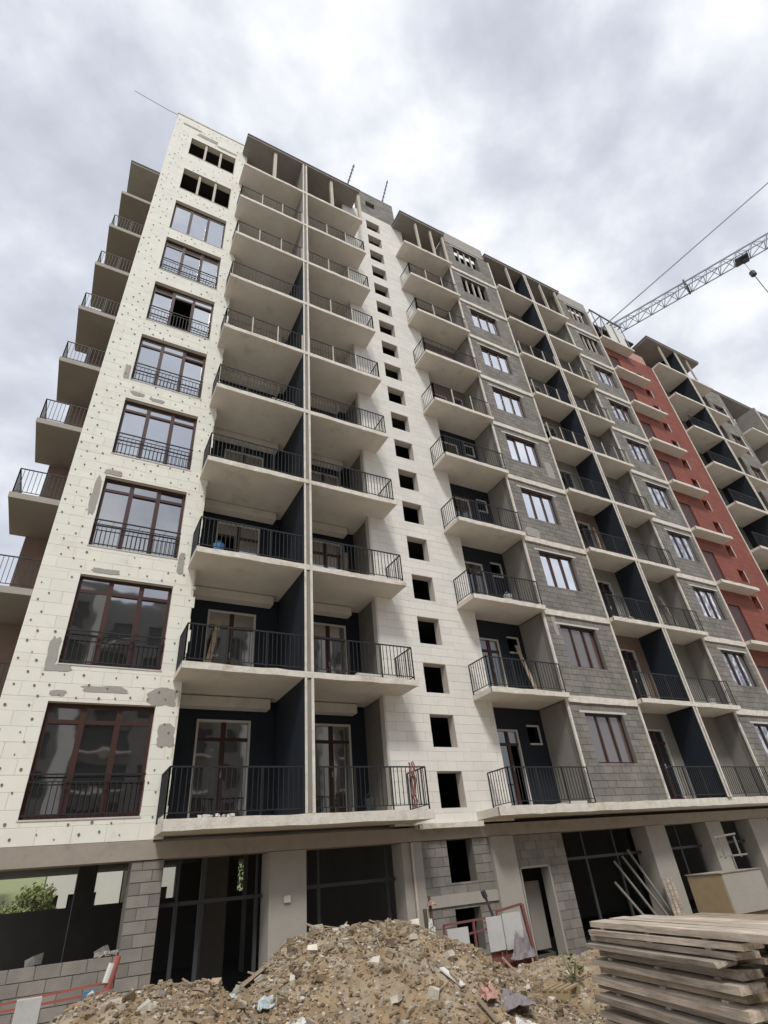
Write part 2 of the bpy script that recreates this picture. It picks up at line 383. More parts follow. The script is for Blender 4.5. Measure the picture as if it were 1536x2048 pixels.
# floor plates, inner walls, back
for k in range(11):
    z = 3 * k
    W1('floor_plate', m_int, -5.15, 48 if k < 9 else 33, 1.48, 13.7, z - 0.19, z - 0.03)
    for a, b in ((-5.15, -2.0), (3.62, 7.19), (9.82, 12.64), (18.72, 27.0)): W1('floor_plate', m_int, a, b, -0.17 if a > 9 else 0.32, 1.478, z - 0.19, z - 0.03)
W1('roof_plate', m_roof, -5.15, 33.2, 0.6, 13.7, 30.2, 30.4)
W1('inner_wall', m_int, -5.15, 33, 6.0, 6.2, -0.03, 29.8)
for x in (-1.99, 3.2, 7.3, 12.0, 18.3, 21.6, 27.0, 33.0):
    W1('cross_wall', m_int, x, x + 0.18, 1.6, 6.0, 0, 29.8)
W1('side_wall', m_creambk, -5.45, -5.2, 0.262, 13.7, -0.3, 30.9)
W1('side_wall', m_cream, -2.2, -1.99, 0.262, 1.3, -0.1, 30.9)
# ground floor interior
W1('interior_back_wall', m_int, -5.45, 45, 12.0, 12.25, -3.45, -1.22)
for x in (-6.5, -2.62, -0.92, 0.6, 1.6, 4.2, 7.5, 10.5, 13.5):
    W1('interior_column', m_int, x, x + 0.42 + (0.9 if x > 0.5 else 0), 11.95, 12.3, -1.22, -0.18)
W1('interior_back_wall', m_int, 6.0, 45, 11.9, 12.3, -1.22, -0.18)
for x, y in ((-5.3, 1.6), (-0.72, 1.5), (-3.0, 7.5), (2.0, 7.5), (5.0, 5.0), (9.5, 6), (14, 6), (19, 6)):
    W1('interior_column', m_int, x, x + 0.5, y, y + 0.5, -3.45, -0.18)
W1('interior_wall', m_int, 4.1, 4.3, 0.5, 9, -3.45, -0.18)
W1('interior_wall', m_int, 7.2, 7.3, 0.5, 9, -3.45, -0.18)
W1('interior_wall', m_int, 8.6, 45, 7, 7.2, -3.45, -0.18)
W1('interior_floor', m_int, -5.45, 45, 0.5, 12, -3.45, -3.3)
# loggia back walls and sides
NAV = 5
for k in range(10):
    z = 3 * k; t = z + 2.83
    bk = m_navy if k < NAV else m_brownwall
    for x0, x1, dx0, dx1 in ((-1.975, 0.7, -1.32, 0.06), (0.93, 3.42, 1.75, 2.95)):
        mb = MB(); backing(mb, x0, x1, z, t + 0.15, [(dx0, dx1, z, z + 2.36)], 1.25, 1.45); W(mb, 'loggia_wall', bk)
    W1('loggia_beam', m_slab, -1.97, 0.45, 0.88, 1.2, z + 2.58, t)
    W1('loggia_beam', m_slab, 0.96, 3.0, 0.88, 1.2, z + 2.58, t)
    if k < NAV: W1('loggia_side_wall', m_greybk, 3.415, 3.6, 0.302, 1.25, z, t)
    else: W1('loggia_side_wall', m_white, 3.415, 3.6, 0.302, 1.25, z, t)
    mb = MB(); backing(mb, 7.2, 9.57, z, t + .1, [(7.55, 8.45, z, z + 2.2), (8.85, 9.35, z + 1.75, z + 2.35)], 0.5, 0.7); W(mb, 'loggia_wall', bk)
    W1('loggia_side_wall', m_conc, 9.575, 9.8, -0.518, 0.5, z, t)
    mb = MB(); backing(mb, 12.9, 15.54, z, t + .1, [(14.0, 15.0, z, z + 2.3)], 0.1, 0.3); W(mb, 'loggia_wall', m_brownwall if k % 2 else m_conc)
    mb = MB(); backing(mb, 15.74, 18.48, z, t + .1, [(16.0, 17.0, z, z + 2.3)], 0.1, 0.3); W(mb, 'loggia_wall', m_conc)
    W1('loggia_side_wall', m_conc, 18.485, 18.7, -0.468, 0.1, z, t)
    W1('loggia_side_wall', m_conc, 12.65, 12.895, -0.518, 0.1, z, t)
    W1('loggia_wall', m_conc if k % 3 else m_brownwall, 27.1, 30.3, 0.6, 0.8, z, t)
    W1('loggia_wall', m_conc, 30.5, 33.25, 0.3, 0.5, z, t)
    if k < 9: W1('loggia_wall', m_conc, 35.9, 41.6, 0.6, 0.8, z, t)
    W1('side_wing_wall', m_brownwall, -6.6, -5.47, 5.0, 5.3, z, t)
W1('side_wing_wall', m_conc, -6.95, -5.47, 5.0, 5.3, 29.0, 29.8)
# fins (party walls between balconies): navy left face, cream edge with two beads
def fin(x0, x1, y0, y1, zt, navy_top):
    mb = MB(); mb.box(x0 + 0.012, x1, y0 + 0.012, y1, -0.1, zt); f = W(mb, 'fin_wall', m_conc)
    W1('fin_painted_face', m_navy, x0, x0 + 0.012, y0 + 0.03, y1, -0.1, navy_top, parent=f)
    if navy_top < zt: W1('fin_bare_face', m_conc, x0, x0 + 0.012, y0 + 0.03, y1, navy_top, zt, parent=f)
    for a, b in ((x0 - 0.004, x0 + 0.05), (x1 - 0.055, x1 + 0.01)):
        W1('fin_edge_bead', m_edge, a, b, y0 - 0.018, y0 + 0.012, -0.08, zt, parent=f)
    return f
for nm in (0,):
    fin(0.71, 0.93, -0.955, 1.25, 29.85, 20.8)
    fin(15.54, 15.74, -1.035, 0.1, 29.85, 29.8)
    fin(30.3, 30.5, -1.035, 0.6, 29.8, 29.8)
    fin(38.7, 38.9, -1.0, 0.6, 27.2, 12)
# light vertical beads on the grey bays
for x, y in ((12.88, -0.8), (9.56, -0.8), (18.47, -0.76), (21.5, -0.76), (27.1, -0.47)):
    W1('corner_bead', m_edge, x - 0.03, x + 0.05, y - 0.012, y + 0.05, -0.05, 29.6 if x < 22 else 26.9)
for x, y in ((3.40, 0),):
    W1('corner_bead', m_trim, x - 0.03, x + 0.03, y - 0.02, y + 0.05, -0.05, 29.8)

# balcony slabs
def slab(x0, x1, yf, yb, k, ht=0.14, top=0.0, name='balcony_slab', seed=0):
    z = 3 * k + top
    mb = MB(); mb.cur = 0; mb.box(x0, x1, yf + 0.02, yb, z - ht, z)
    mb.cur = 1
    # rough rendered front edge with an uneven line
    n = max(4, int((x1 - x0) / 0.35)); rr = random.Random(seed * 31 + k)
    xs = [x0 + (x1 - x0) * i / n for i in range(n + 1)]
    lo = [z - ht - rr.uniform(-0.004, 0.014) for _ in xs]; hi = [z + rr.uniform(-0.004, 0.022) for _ in xs]
    yy = [yf - rr.uniform(0, 0.012) for _ in xs]
    b = len(mb.v)
    for x, a, h, y in zip(xs, lo, hi, yy): mb.v += [(x, y, a), (x, y, h), (x, yf + 0.05, h), (x, yf + 0.05, a)]
    for i in range(n):
        a = b + 4 * i; c = a + 4
        mb.f += [(a, c, c+1, a+1), (a+1, c+1, c+2, a+2), (a+3, c+3, c, a)]; mb.mi += [1] * 3
    mb.f += [(b, b+1, b+2, b+3), (b+4*n, b+4*n+3, b+4*n+2, b+4*n+1)]; mb.mi += [1] * 2
    return W(mb, name, [m_slab, m_edge])
for k in range(1, 10):
    slab(-2.2, 3.97, -0.97, 1.25, k, seed=1)
    slab(6.49, 9.57, -0.97, 0.5, k, seed=2)
    slab(12.88, 18.5, -1.05, 0.1, k, seed=3)
    slab(21.55, 24.6, -1.05, -0.44, k, seed=4)
    slab(27.15, 33.2, -1.05, 0.6, k, seed=5)
    if k < 9: slab(35.9, 41.6, -1.05, 0.6, k, seed=6)
    # projecting floor bands across the grey bays
    slab(9.6, 12.86, -0.83, -0.5, k, 0.2, -0.03, 'floor_band', 7)
    slab(18.52, 21.48, -0.78, -0.5, k, 0.2, -0.03, 'floor_band', 8)
    mb = MB(); mb.box(-7.05, -5.47, 2.78, 5.0, 3*k - 0.18, 3*k); W(mb, 'balcony_slab', m_dslab)
    W1('slab_edge', m_col, -7.06, -5.47, 2.765, 2.79, 3*k - 0.185, 3*k + 0.005)
slab(-2.18, 3.97, -0.97, 1.25, 0, 0.19, -0.10, 'ledge_slab', 9)
slab(3.97, 5.95, -0.25, 0.3, 0, 0.10, -0.34, 'ledge_slab', 10)
slab(5.95, 48, -0.98, 0.5, 0, 0.19, -0.10, 'ledge_slab', 11)
# roof slabs with dark felt edge, short posts under them
def roof(x0, x1, yf, yb, z):
    mb = MB(); mb.box(x0, x1, yf, yb, z - 0.2, z - 0.06); r = W(mb, 'roof_slab', m_conc)
    W1('roof_felt_edge', m_roof, x0 - 0.03, x1 + 0.03, yf - 0.03, yb, z - 0.06, z + 0.03, parent=r)
roof(-2.18, 4.0, -0.97, 1.6, 30.1); roof(6.58, 9.6, -0.97, 1.0, 30.12)
roof(12.6, 18.75, -1.0, 1.0, 30.05); roof(27.25, 33.25, -1.1, 1.0, 29.85); roof(-7.1, -5.48, 2.75, 5.3, 30.0)
roof(33.25, 48, -0.35, 1.0, 28.35)
for x in (-0.78, 2.3, 3.9, 7.6, 8.6, 9.45, 14.2, 17.0, 18.3, 28.6, 31.8):
    y = -0.85 if x < 12 else -0.95
    t_ = 0.15 if x < 5 else 0.11; W1('roof_post', m_post, x, x + t_, y, y + t_, 27.0, 29.86)
# masonry: the 300 largest as single pieces, the rest joined
BLOCKS.sort(key=lambda b: -b[0])
cache = {}
rest = MB(); rmats = [m_cream, m_white, m_grey, m_red]
for i, (vis, w, c, y, bm) in enumerate(BLOCKS):
    dx, dz = c[1] - c[0], c[3] - c[2]
    jy = random.uniform(-0.004, 0.003) if bm is m_grey else random.uniform(-0.0015, 0.0015)
    if i < 300:
        key = (round(dx, 3), round(dz, 3), bm.name)
        if key not in cache:
            mb = MB(); hx, hz, b = dx/2, dz/2, 0.004
            n = 0
            mb.v = [(-hx+b, 0, -hz+b), (hx-b, 0, -hz+b), (hx-b, 0, hz-b), (-hx+b, 0, hz-b), (-hx, b, -hz), (hx, b, -hz), (hx, b, hz), (-hx, b, hz),
                    (-hx, 0.05, -hz), (hx, 0.05, -hz), (hx, 0.05, hz), (-hx, 0.05, hz)]
            mb.f = [(0,1,2,3), (4,5,1,0), (5,6,2,1), (6,7,3,2), (7,4,0,3), (8,9,5,4), (9,10,6,5), (10,11,7,6), (11,8,4,7)]
            mb.mi = [0] * 9
            cache[key] = mb.mesh('block', bm)
        o = place('block', cache[key], w, ((c[0]+c[1])/2, y + jy, (c[2]+c[3])/2))
        o.rotation_euler[1] = random.uniform(-0.004, 0.004) if bm is m_grey else 0
    else:
        rest.cur = rmats.index(bm); rest.box(c[0], c[1], y + jy, y + 0.03, c[2], c[3])
rest.cur = 0
W(rest, 'block', rmats, kind='stuff')

# dowel caps over the cream tower
mb = MB()
def in_ops(x, z, ops, m=0.06): return any(o[0]-m < x < o[1]+m and o[2]-m < z < o[3]+m for o in ops)
z = -0.2; r = 0
while z < 30.8:
    x = -5.35 + (0.18 if r % 2 else 0)
    while x < -2.03:
        px, pz = x + random.uniform(-0.05, 0.05), z + random.uniform(-0.05, 0.05)
        if not in_ops(px, pz, tower_ops) and random.random() < 0.86 - 0.012 * z:
            rr = random.uniform(0.012, 0.027)
            mb.bar((px, -0.018, pz), (px, 0.0, pz), rr, n=7)
        x += 0.36
    z += 0.235; r += 1
W(mb, 'dowel_cap', m_dot, kind='stuff')
# grey adhesive patches (irregular, thin)
def blob(x0, z0, x1, z1, seed, y=0.0, m=m_patch, name='mortar_patch'):
    rr = random.Random(seed); a, b = (x0+x1)/2, (z0+z1)/2; pts = []; n = 40
    hx, hz = abs(x1-x0)/2, abs(z1-z0)/2
    for i in range(n):
        t = -2 * math.pi * i / n
        c, s_ = math.cos(t), math.sin(t)
        q = (abs(c)**5 + abs(s_)**5) ** (-1/5)
        w = 0.86 + 0.28 * noise.noise(Vector((c*1.6 + seed*3.1, s_*1.6, seed))) + rr.uniform(-0.05, 0.05)
        pts.append((a + hx * c * q * w, b + hz * s_ * q * w))
    mb = MB(); mb.poly(pts, y - 0.007 - (seed % 17) * 0.0005, y + 0.01); W(mb, name, m)
for i, (a, b, c, d) in enumerate([(-2.73, 2.27, -1.99, 2.69), (-2.42, 1.39, -2.0, 1.92), (-4.1, 2.50, -3.06, 2.66), (-4.65, 2.38, -4.3, 2.52),
        (-4.88, 2.86, -4.64, 3.75), (-4.43, 5.36, -3.76, 5.5), (-4.88, 2.9, -4.3, 3.07), (-4.85, 6.9, -4.65, 8.2), (-4.55, 11.45, -4.1, 11.62), (-4.0, 11.4, -3.5, 11.55), (-4.85, 12.0, -4.66, 12.7),
        (-4.5, 29.6, -3.4, 29.95), (-3.5, 29.4, -2.4, 29.6), (-5.2, 30.1, -4.2, 30.3), (-4.7, 8.32, -4.2, 8.5), (-2.48, 5.6, -2.3, 6.3)]):
    blob(a, b, c, d, i)
for i, (a, b, c, d) in enumerate([(9.8, 9.0, 10.6, 9.5), (11.4, 17.8, 12.3, 18.2), (9.9, 5.0, 10.1, 5.9), (12.1, 12.4, 12.6, 13.6)]):
    blob(a, b, c, d, 50 + i, -0.78, m_col)

# windows: tower (three lights, transom, french railing)
def tower_window_meshes(h, transom=True):
    w = WX1 - WX0; f = MB(); t = 0.075
    f.box(0, w, 0, 0.09, 0, t); f.box(0, w, 0, 0.09, h - t, h); f.box(0, t, 0, 0.09, t, h - t); f.box(w - t, w, 0, 0.09, t, h - t)
    xs = [w * 0.335, w * 0.665]; zt = h * 0.83
    for x in xs: f.box(x - 0.055, x + 0.055, -0.01, 0.09, t, h - t)
    if transom:
        ed = [t] + [v for x in xs for v in (x - 0.055, x + 0.055)] + [w - t]
        for a, b in zip(ed[::2], ed[1::2]): f.box(a, b, 0.0, 0.09, zt - 0.04, zt + 0.04)
    me = f.mesh('window', m_brown)
    panes = []
    ed = [t] + [v for x in xs for v in (x - 0.055, x + 0.055)] + [w - t]
    for a, b in zip(ed[::2], ed[1::2]):
        for z0, z1 in (((t, zt - 0.04), (zt + 0.04, h - t)) if transom else ((t, h - t),)):
            q = MB(); q.box(a, b, 0.035, 0.055, z0, z1); panes.append(q.mesh('pane', m_glass))
    return me, panes
def french_rail(w, hgt=0.80):
    q = MB()
    q.box(0.0, w, -0.02, 0.01, hgt - 0.03, hgt); q.box(0.0, w, -0.015, 0.005, 0.06, 0.085); q.box(0, w, -0.015, 0.005, hgt - 0.16, hgt - 0.14)
    n = int(w / 0.105)
    for i in range(n + 1):
        x = w * i / n; q.box(x - 0.008, x + 0.008, -0.013, 0.003, 0.085, hgt - 0.16)
        if i % 3 == 1: q.bar((x, -0.005, hgt - 0.14), (x + 0.05, -0.005, hgt - 0.03), 0.006)
    return q.mesh('window_railing', m_black)
fr = french_rail(WX1 - WX0)
wm, wp = tower_window_meshes(2.19); wm7, wp7 = tower_window_meshes(2.20, False)
for k in range(8):
    z0 = 3*k + 0.09 if k < 7 else 20.95
    root = Vector(BX)
    a, b = (wm, wp) if k < 7 else (wm7, wp7)
    wd = place('window', a, bld, Vector((WX0, 0.13, z0)) - root)
    for i, pm in enumerate(b):
        if k == 5 and i == 2: continue       # one casement stands open
        if k < 3: pm = pm.copy(); pm.materials[0] = m_glassl
        pn = place('pane', pm, wd)
        pn.rotation_euler = (random.uniform(-0.014, 0.014), 0, random.uniform(-0.014, 0.014))
    if k < 7: place('window_railing', fr, wd, (0, -0.115, 0.0))
# two open top floors of the tower: posts in the opening
for z0, z1 in ((24.22, 26.03), (27.5, 29.15)):
    for x in (WX0 + 0.72, WX0 + 1.43): W1('opening_post', m_post, x - 0.05, x + 0.05, 0.05, 0.15, z0, z1)
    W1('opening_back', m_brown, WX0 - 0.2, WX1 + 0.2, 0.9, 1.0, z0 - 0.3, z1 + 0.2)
# sills of the tower windows
for o in tower_ops: W1('window_sill', m_trim, o[0] - 0.02, o[1] + 0.02, -0.015, 0.12, o[2] - 0.03, o[2])
# grey bay windows
def bay_window(w, h, lights=3):
    f = MB(); t = 0.06
    f.box(0, w, 0, 0.08, 0, t); f.box(0, w, 0, 0.08, h - t, h); f.box(0, t, 0, 0.08, t, h - t); f.box(w - t, w, 0, 0.08, t, h - t)
    xs = [w * i / lights for i in range(1, lights)]
    for x in xs: f.box(x - 0.035, x + 0.035, -0.01, 0.08, t, h - t)
    me = f.mesh('window', m_brown); ps = []
    ed = [t] + [v for x in xs for v in (x - 0.035, x + 0.035)] + [w - t]
    for a, b in zip(ed[::2], ed[1::2]):
        q = MB(); q.box(a, b, 0.03, 0.05, t, h - t); ps.append(q)
    return me, [q.mesh('pane', m_glassw) for q in ps], [q.mesh('pane', m_glassd) for q in ps]
bm_, bp_, bpd = bay_window(1.76, 1.49)
for ops, y in ((d_ops, -0.78), (g_ops, -0.73)):
    for k, o in enumerate(ops):
        if k < 8:
            wd = place('window', bm_, bld, Vector((o[0], y + 0.12, o[2])) - Vector(BX))
            for pm in (bpd if (k < 2 and y == -0.78) else bp_):
                pn = place('pane', pm, wd); pn.rotation_euler = (random.uniform(-0.01, 0.01), 0, random.uniform(-0.01, 0.01))
        else:
            for i in range(1, 4): W1('opening_post', m_post, o[0] + 0.44*i - 0.04, o[0] + 0.44*i + 0.04, y + 0.1, y + 0.18, o[2], o[3])
            W1('opening_back', m_int, o[0] - 0.2, o[1] + 0.2, y + 0.8, y + 0.9, o[2] - 0.3, o[3] + 0.2)
        W1('window_lintel', m_trim, o[0] - 0.2, o[1] + 0.2, y - 0.008, y + 0.05, o[3], o[3] + 0.07)
bm2, bp2, _ = bay_window(1.3, 1.75, 2)
for k, o in enumerate(j_ops):
    wd = place('window', bm2, bld, Vector((o[0], -0.18, o[2])) - Vector(BX))
    for pm in bp2: place('pane', pm, wd)
    W1('window_reveal', m_trim, o[1], o[1] + 0.12, -0.33, -0.25, o[2] - 0.1, o[3] + 0.1)
for k, o in enumerate(r_ops[:17]): W1('window_reveal', m_trim, o[1], o[1] + 0.05, -0.47, -0.4, o[2], o[3])
# red bay top: pale block panel and open steel roof frame
W1('roof_panel', m_pink, 23.0, 26.6, -0.43, -0.1, 26.96, 27.9)
W1('roof_panel', m_foam, 22.6, 24.3, -0.93, -0.90, 27.2, 29.0)
mb = MB()
for x in (21.6, 22.5, 23.4, 24.4): mb.bar((x, -0.98, 27), (x, -0.98, 29.75 - (x - 21.6) * 0.12), 0.03); mb.bar((x, -0.98, 29.7 - (x-21.6)*.12), (x, 1.0, 29.7 - (x-21.6)*.12), 0.04)
mb.bar((21.5, -0.98, 29.75), (24.5, -0.98, 29.4), 0.06); mb.bar((21.5, 1.0, 29.7), (24.5, 1.0, 29.35), 0.05)
mb.bar((21.6, -0.98, 27), (22.5, -0.98, 29.5), 0.03)
W(mb, 'roof_frame', m_conc)

# balcony doors
def door_meshes(w, h, leafs=2):
    f = MB(); f.cur = 1; t = 0.055
    f.box(0, w, -0.03, 0.06, h - t, h); f.box(0, t, -0.03, 0.06, 0, h - t); f.box(w - t, w, -0.03, 0.06, 0, h - t)
    f.cur = 0; x = w * 0.5; zt = h * 0.80
    f.box(x - 0.06, x + 0.06, -0.01, 0.06, 0, h - t); f.box(t, x - 0.06, -0.01, 0.06, zt - 0.04, zt + 0.04); f.box(x + 0.06, w - t, -0.01, 0.06, zt - 0.04, zt + 0.04)
    f.box(t, x - 0.06, -0.01, 0.06, 0, 0.08); f.box(x + 0.06, w - t, -0.01, 0.06, 0, 0.08)
    me = f.mesh('balcony_door', [m_brown, m_trim]); ps = []
    for a, b in ((t, x - 0.06), (x + 0.06, w - t)):
        for c, d in ((0.08, zt - 0.04), (zt + 0.04, h - t)):
            q = MB(); q.box(a, b, 0.02, 0.04, c, d); ps.append(q.mesh('pane', m_glassl))
    return me, ps
dm = door_meshes(1.38, 2.36); dm2 = door_meshes(1.2, 2.36); dm3 = door_meshes(0.9, 2.2); dm4 = door_meshes(1.0, 2.3)
dm3d = []
for pm in dm3[1]:
    c_ = pm.copy(); c_.materials[0] = m_glassk; dm3d.append(c_)
hm = MB(); hm.box(0, 0.02, -0.05, -0.01, 0, 0.14); hmesh = hm.mesh('door_handle', m_trim)
for k in range(10):
    for x, y, dd, wd_ in ((-1.32, 1.25, dm, 1.38), (1.75, 1.25, dm2, 1.2), (7.55, 0.5, dm3, 0.9), (14.0, 0.1, dm4, 1.0), (16.0, 0.1, dm4, 1.0)):
        if x > 12 and k > 7: continue
        o = place('balcony_door', dd[0], bld, Vector((x, y + 0.04, 3*k)) - Vector(BX))
        for i, pm in enumerate(dd[1] if dd is not dm3 else dm3d):
            if (k * 7 + i * 3 + int(x)) % 9 == 4 and i in (0, 2): continue
            pn = place('pane', pm, o)
        if k < 3: place('door_handle', hmesh, o, (wd_ * 0.5 - 0.01, 0, 1.0))
    o = MB(); o.box(8.85, 9.35, 0.46, 0.5, 3*k+1.75, 3*k+1.80); o.box(8.85, 9.35, 0.46, 0.5, 3*k+2.3, 3*k+2.35); o.box(9.3, 9.35, 0.46, 0.5, 3*k+1.8, 3*k+2.3)
    W(o, 'small_window_frame', m_trim)
# red bay doors
for k in range(9): W1('service_door', m_brown, 22.3, 23.25, -0.40, -0.34, 3*k+0.02, 3*k+2.1)

# railings
BAL = []   # balusters: (vis, railing, kind, x, y, z, h)
bars_rest = MB()
def railing(runs, k, style, zoff=0.0, cap=True):
    z = 3*k + zoff; q = MB(); q.cur = 0
    H = 0.93
    light = style == 'light'
    rr = random.Random(k * 13 + int(runs[0][0][0] * 7) + 3)
    bars = []
    for (x0, y0), (x1, y1) in runs:
        L = math.hypot(x1 - x0, y1 - y0); ux, uy = (x1 - x0) / L, (y1 - y0) / L
        q.bar((x0, y0, z + H), (x1, y1, z + H), 0.021); q.bar((x0, y0, z + 0.10), (x1, y1, z + 0.10), 0.013)
        n = max(1, round(L / 1.0)); q.cur = 1 if light else 0
        for i in range(n + 1):
            x, y = x0 + (x1-x0)*i/n, y0 + (y1-y0)*i/n
            q.bar((x, y, z), (x, y, z + H), 0.03 if light else 0.019)
        q.cur = 0
        m = max(2, round(L / 0.115))
        for i in range(1, m):
            t = i / m; bars.append((x0 + (x1-x0)*t, y0 + (y1-y0)*t))
    r = W(q, 'balcony_railing', [m_black, m_post])
    for x, y in bars:
        d2 = (Vector((x, y, z)) - CAM).length_squared
        BAL.append((1 / d2, r, x, y, z + 0.10, z + H, light))
for k in range(10):
    st = 'light' if 5 <= k else 'dark'
    zo = -0.08 if k == 0 else 0.015
    st1 = 'light' if k in (5, 6, 7, 8, 9) and k != 6 else 'dark'
    if k < 9:
        railing([((-2.16, -0.90), (0.68, -0.90)), ((-2.16, -0.02), (-2.16, -0.90))], k, st1, zo)
        railing([((0.96, -0.90), (3.9, -0.90)), ((3.9, -0.90), (3.9, -0.02))], k, st, zo)
        railing([((6.54, -0.90), (9.52, -0.90)), ((6.54, -0.02), (6.54, -0.90))], k, st1, zo)
    if k < 8:
        railing([((12.95, -0.98), (15.5, -0.98))], k, st, zo)
        railing([((15.78, -0.98), (18.42, -0.98))], k, st, zo)
        if k: railing([((27.2, -0.98), (30.25, -0.98))], k, 'dark', zo)
    if k and k < 9: railing([((-7.0, 2.85), (-5.5, 2.85)), ((-7.0, 4.95), (-7.0, 2.85))], k, 'dark', zo)
BAL.sort(key=lambda b: -b[0]); bcache = {}
for i, (v, r, x, y, z0, z1, lt) in enumerate(BAL):
    if i < 300:
        h = round(z1 - z0, 3)
        if h not in bcache: q = MB(); q.bar((0, 0, 0), (0, 0, h), 0.0105); bcache[h] = q.mesh('baluster', m_black)
        place('baluster', bcache[h], r, (x, y, z0))
    else: bars_rest.bar((x, y, z0), (x, y, z1), 0.0105 if not lt else 0.009)
W(bars_rest, 'baluster', m_black, kind='stuff')

# shop fronts
def shopfront(x0, x1, y, mull, zt, name='shopfront_frame', lean=()):
    q = MB(); t = 0.035
    q.box(x0 + 0.02, x1 - 0.02, y, y + 0.06, zt - t, zt + t)
    for x in mull: q.box(x - t, x + t, y + 0.005, y + 0.055, -3.3, zt - t); q.box(x - t*0.6, x + t*0.6, y + 0.005, y + 0.055, zt + t, -0.7)
    W(q, name, m_steel)
shopfront(-1.91, 0.26, 0.4, (-1.52, -1.05, 0.12), -1.45)
shopfront(1.09, 3.55, 0.4, (1.55, 3.32), -1.39)
shopfront(8.85, 12.3, 0.35, (9.9, 11.2), -1.34)
shopfront(13.2, 15.3, 0.35, (14.2, 15.1), -1.33)
shopfront(16.1, 17.75, 0.35, (16.6, 17.5), -1.31)
shopfront(18.9, 21.6, 0.35, (19.8,), -1.31)
q = MB(); q.box(7.5, 8.0, 0.45, 0.5, -3.2, -1.75); W(q, 'door_leaf', m_conc)
q = MB(); q.box(7.04, 7.09, -0.02, 0.3, -3.4, -1.44); q.box(8.05, 8.10, -0.02, 0.3, -3.4, -1.44); q.box(7.09, 8.05, -0.02, 0.3, -1.46, -1.41); W(q, 'door_frame', m_col)

# ------------------------------------------------------------------ loose things on the balconies
def simple(name, mb, m, label, cat, group=None, origin=None):
    if origin is None:
        xs = [v[0] for v in mb.v]; ys = [v[1] for v in mb.v]; zs = [v[2] for v in mb.v]
        origin = ((min(xs)+max(xs))/2, (min(ys)+max(ys))/2, min(zs))
    return mb.build(name, m, None, origin, label=label, cat=cat, group=group)
mb = MB(); mb.box(-0.45, 0.50, -0.80, -0.35, 12.02, 12.16); mb.box(-0.35, 0.45, -0.78, -0.4, 12.165, 12.30)
simple('foam_board', mb, m_foam, 'white foam boards lying on the fifth balcony up, left of the tall party wall', 'foam board')
mb = MB(); mb.box(2.2, 3.0, -0.85, -0.45, 3.02, 3.12); simple('foam_board', mb, m_foam, 'white foam board on the second balcony floor beside the stair wall', 'foam board')
mb = MB(); mb.box(3.1, 3.75, -0.8, -0.3, 3.02, 3.10); simple('foam_board', mb, m_foam, 'short white foam offcut at the right end of the second balcony', 'foam board')
mb = MB(); mb.box(8.6, 9.3, -0.8, -0.3, -0.08, -0.01); simple('foam_board', mb, m_foam, 'thin white foam sheet on the lowest balcony left of the grey bay', 'foam board')
def chunk(mb, c, r, rr, sq=0.7, n=1):
    # deformed octahedron-like lump with 8..20 faces
    base = [(1,0,0),(-1,0,0),(0,1,0),(0,-1,0),(0,0,1),(0,0,-1)]
    a, b2 = rr.uniform(0, 6.28), rr.uniform(0.6, 1.4)
    k = len(mb.v)
    q = Matrix.Rotation(a, 3, 'Z') @ Matrix.Rotation(rr.uniform(-0.6, 0.6), 3, 'X')
    corners = [(x, y, z) for x in (-1, 1) for y in (-1, 1) for z in (-1, 1)]
    for x, y, z in corners:
        v = q @ Vector((x * b2 * rr.uniform(0.55, 1), y * rr.uniform(0.55, 1), z * sq * rr.uniform(0.55, 1)))
        mb.v.append((c[0] + v.x * r, c[1] + v.y * r, c[2] + v.z * r))
    for f in ((0,1,3,2),(4,6,7,5),(0,4,5,1),(2,3,7,6),(0,2,6,4),(1,5,7,3)):
        mb.f.append((k+f[0], k+f[1], k+f[2])); mb.f.append((k+f[0], k+f[2], k+f[3])); mb.mi += [mb.cur] * 2
rr = random.Random(4)
mb = MB()
for i in range(14): chunk(mb, (-1.5 + rr.uniform(0, 0.75), -0.82 + rr.uniform(-0.08, 0.1), -0.05), rr.uniform(0.02, 0.05), rr)
simple('plaster_debris', mb, m_foam, 'small heap of white plaster crumbs on the edge of the lowest left balcony', 'debris')
mb = MB(); pts = []
for i in range(8):
    t = i / 7; pts.append((3.45 + 0.04 * math.sin(i * 2.3), -0.93 + 0.03 * math.cos(i * 1.7), 0.95 - t * 1.0))
mb.path(pts, 0.02); mb.path([(a + 0.07, b, c) for a, b, c in pts], 0.018); mb.path([(a + 0.12, b + 0.01, c + 0.03) for a, b, c in pts[:6]], 0.016)
simple('cable_bundle', mb, m_maroon, 'dark rusty bundle of cables tied to the lowest railing beside the stair windows', 'cable')

def bucket(x, y, z, m, lab):
    q = MB(); q.bar((x, y, z), (x, y, z + 0.28), 0.11, 0.15, n=12); q.path([(x - 0.15, y, z + 0.28), (x, y, z + 0.42), (x + 0.15, y, z + 0.28)], 0.008, n=4); simple('bucket', q, m, lab, 'bucket')
bucket(2.4, -0.75, 0.0 - 0.08, m_steel, 'dark bucket on the lowest balcony between party wall and stair windows')
bucket(8.2, -0.7, 6.02, m_whitep, 'pale bucket on the third balcony up left of the grey bay')
bucket(-1.6, -0.7, 6.02, m_blue, 'blue bucket on the third balcony up beside the cream tower')
bucket(17.4, -0.7, 3.02, m_whitep, 'pale bucket on the balcony right of the navy party wall in the grey section')
def clutter(x, y, z, n, sd, lab):
    rq = random.Random(sd); q = MB()
    for i in range(n): q.obox((x + rq.uniform(-0.25, 0.25), y + rq.uniform(-0.08, 0.08), z + 0.05 + i*0.075), ((math.cos(rq.uniform(-.3,.3)), 0.2, 0), (0, 1, 0), (0, 0, 1)), (rq.uniform(0.15, 0.4), rq.uniform(0.1, 0.16), 0.035))
    simple('block_pile', q, m_pale, lab, 'block pile')
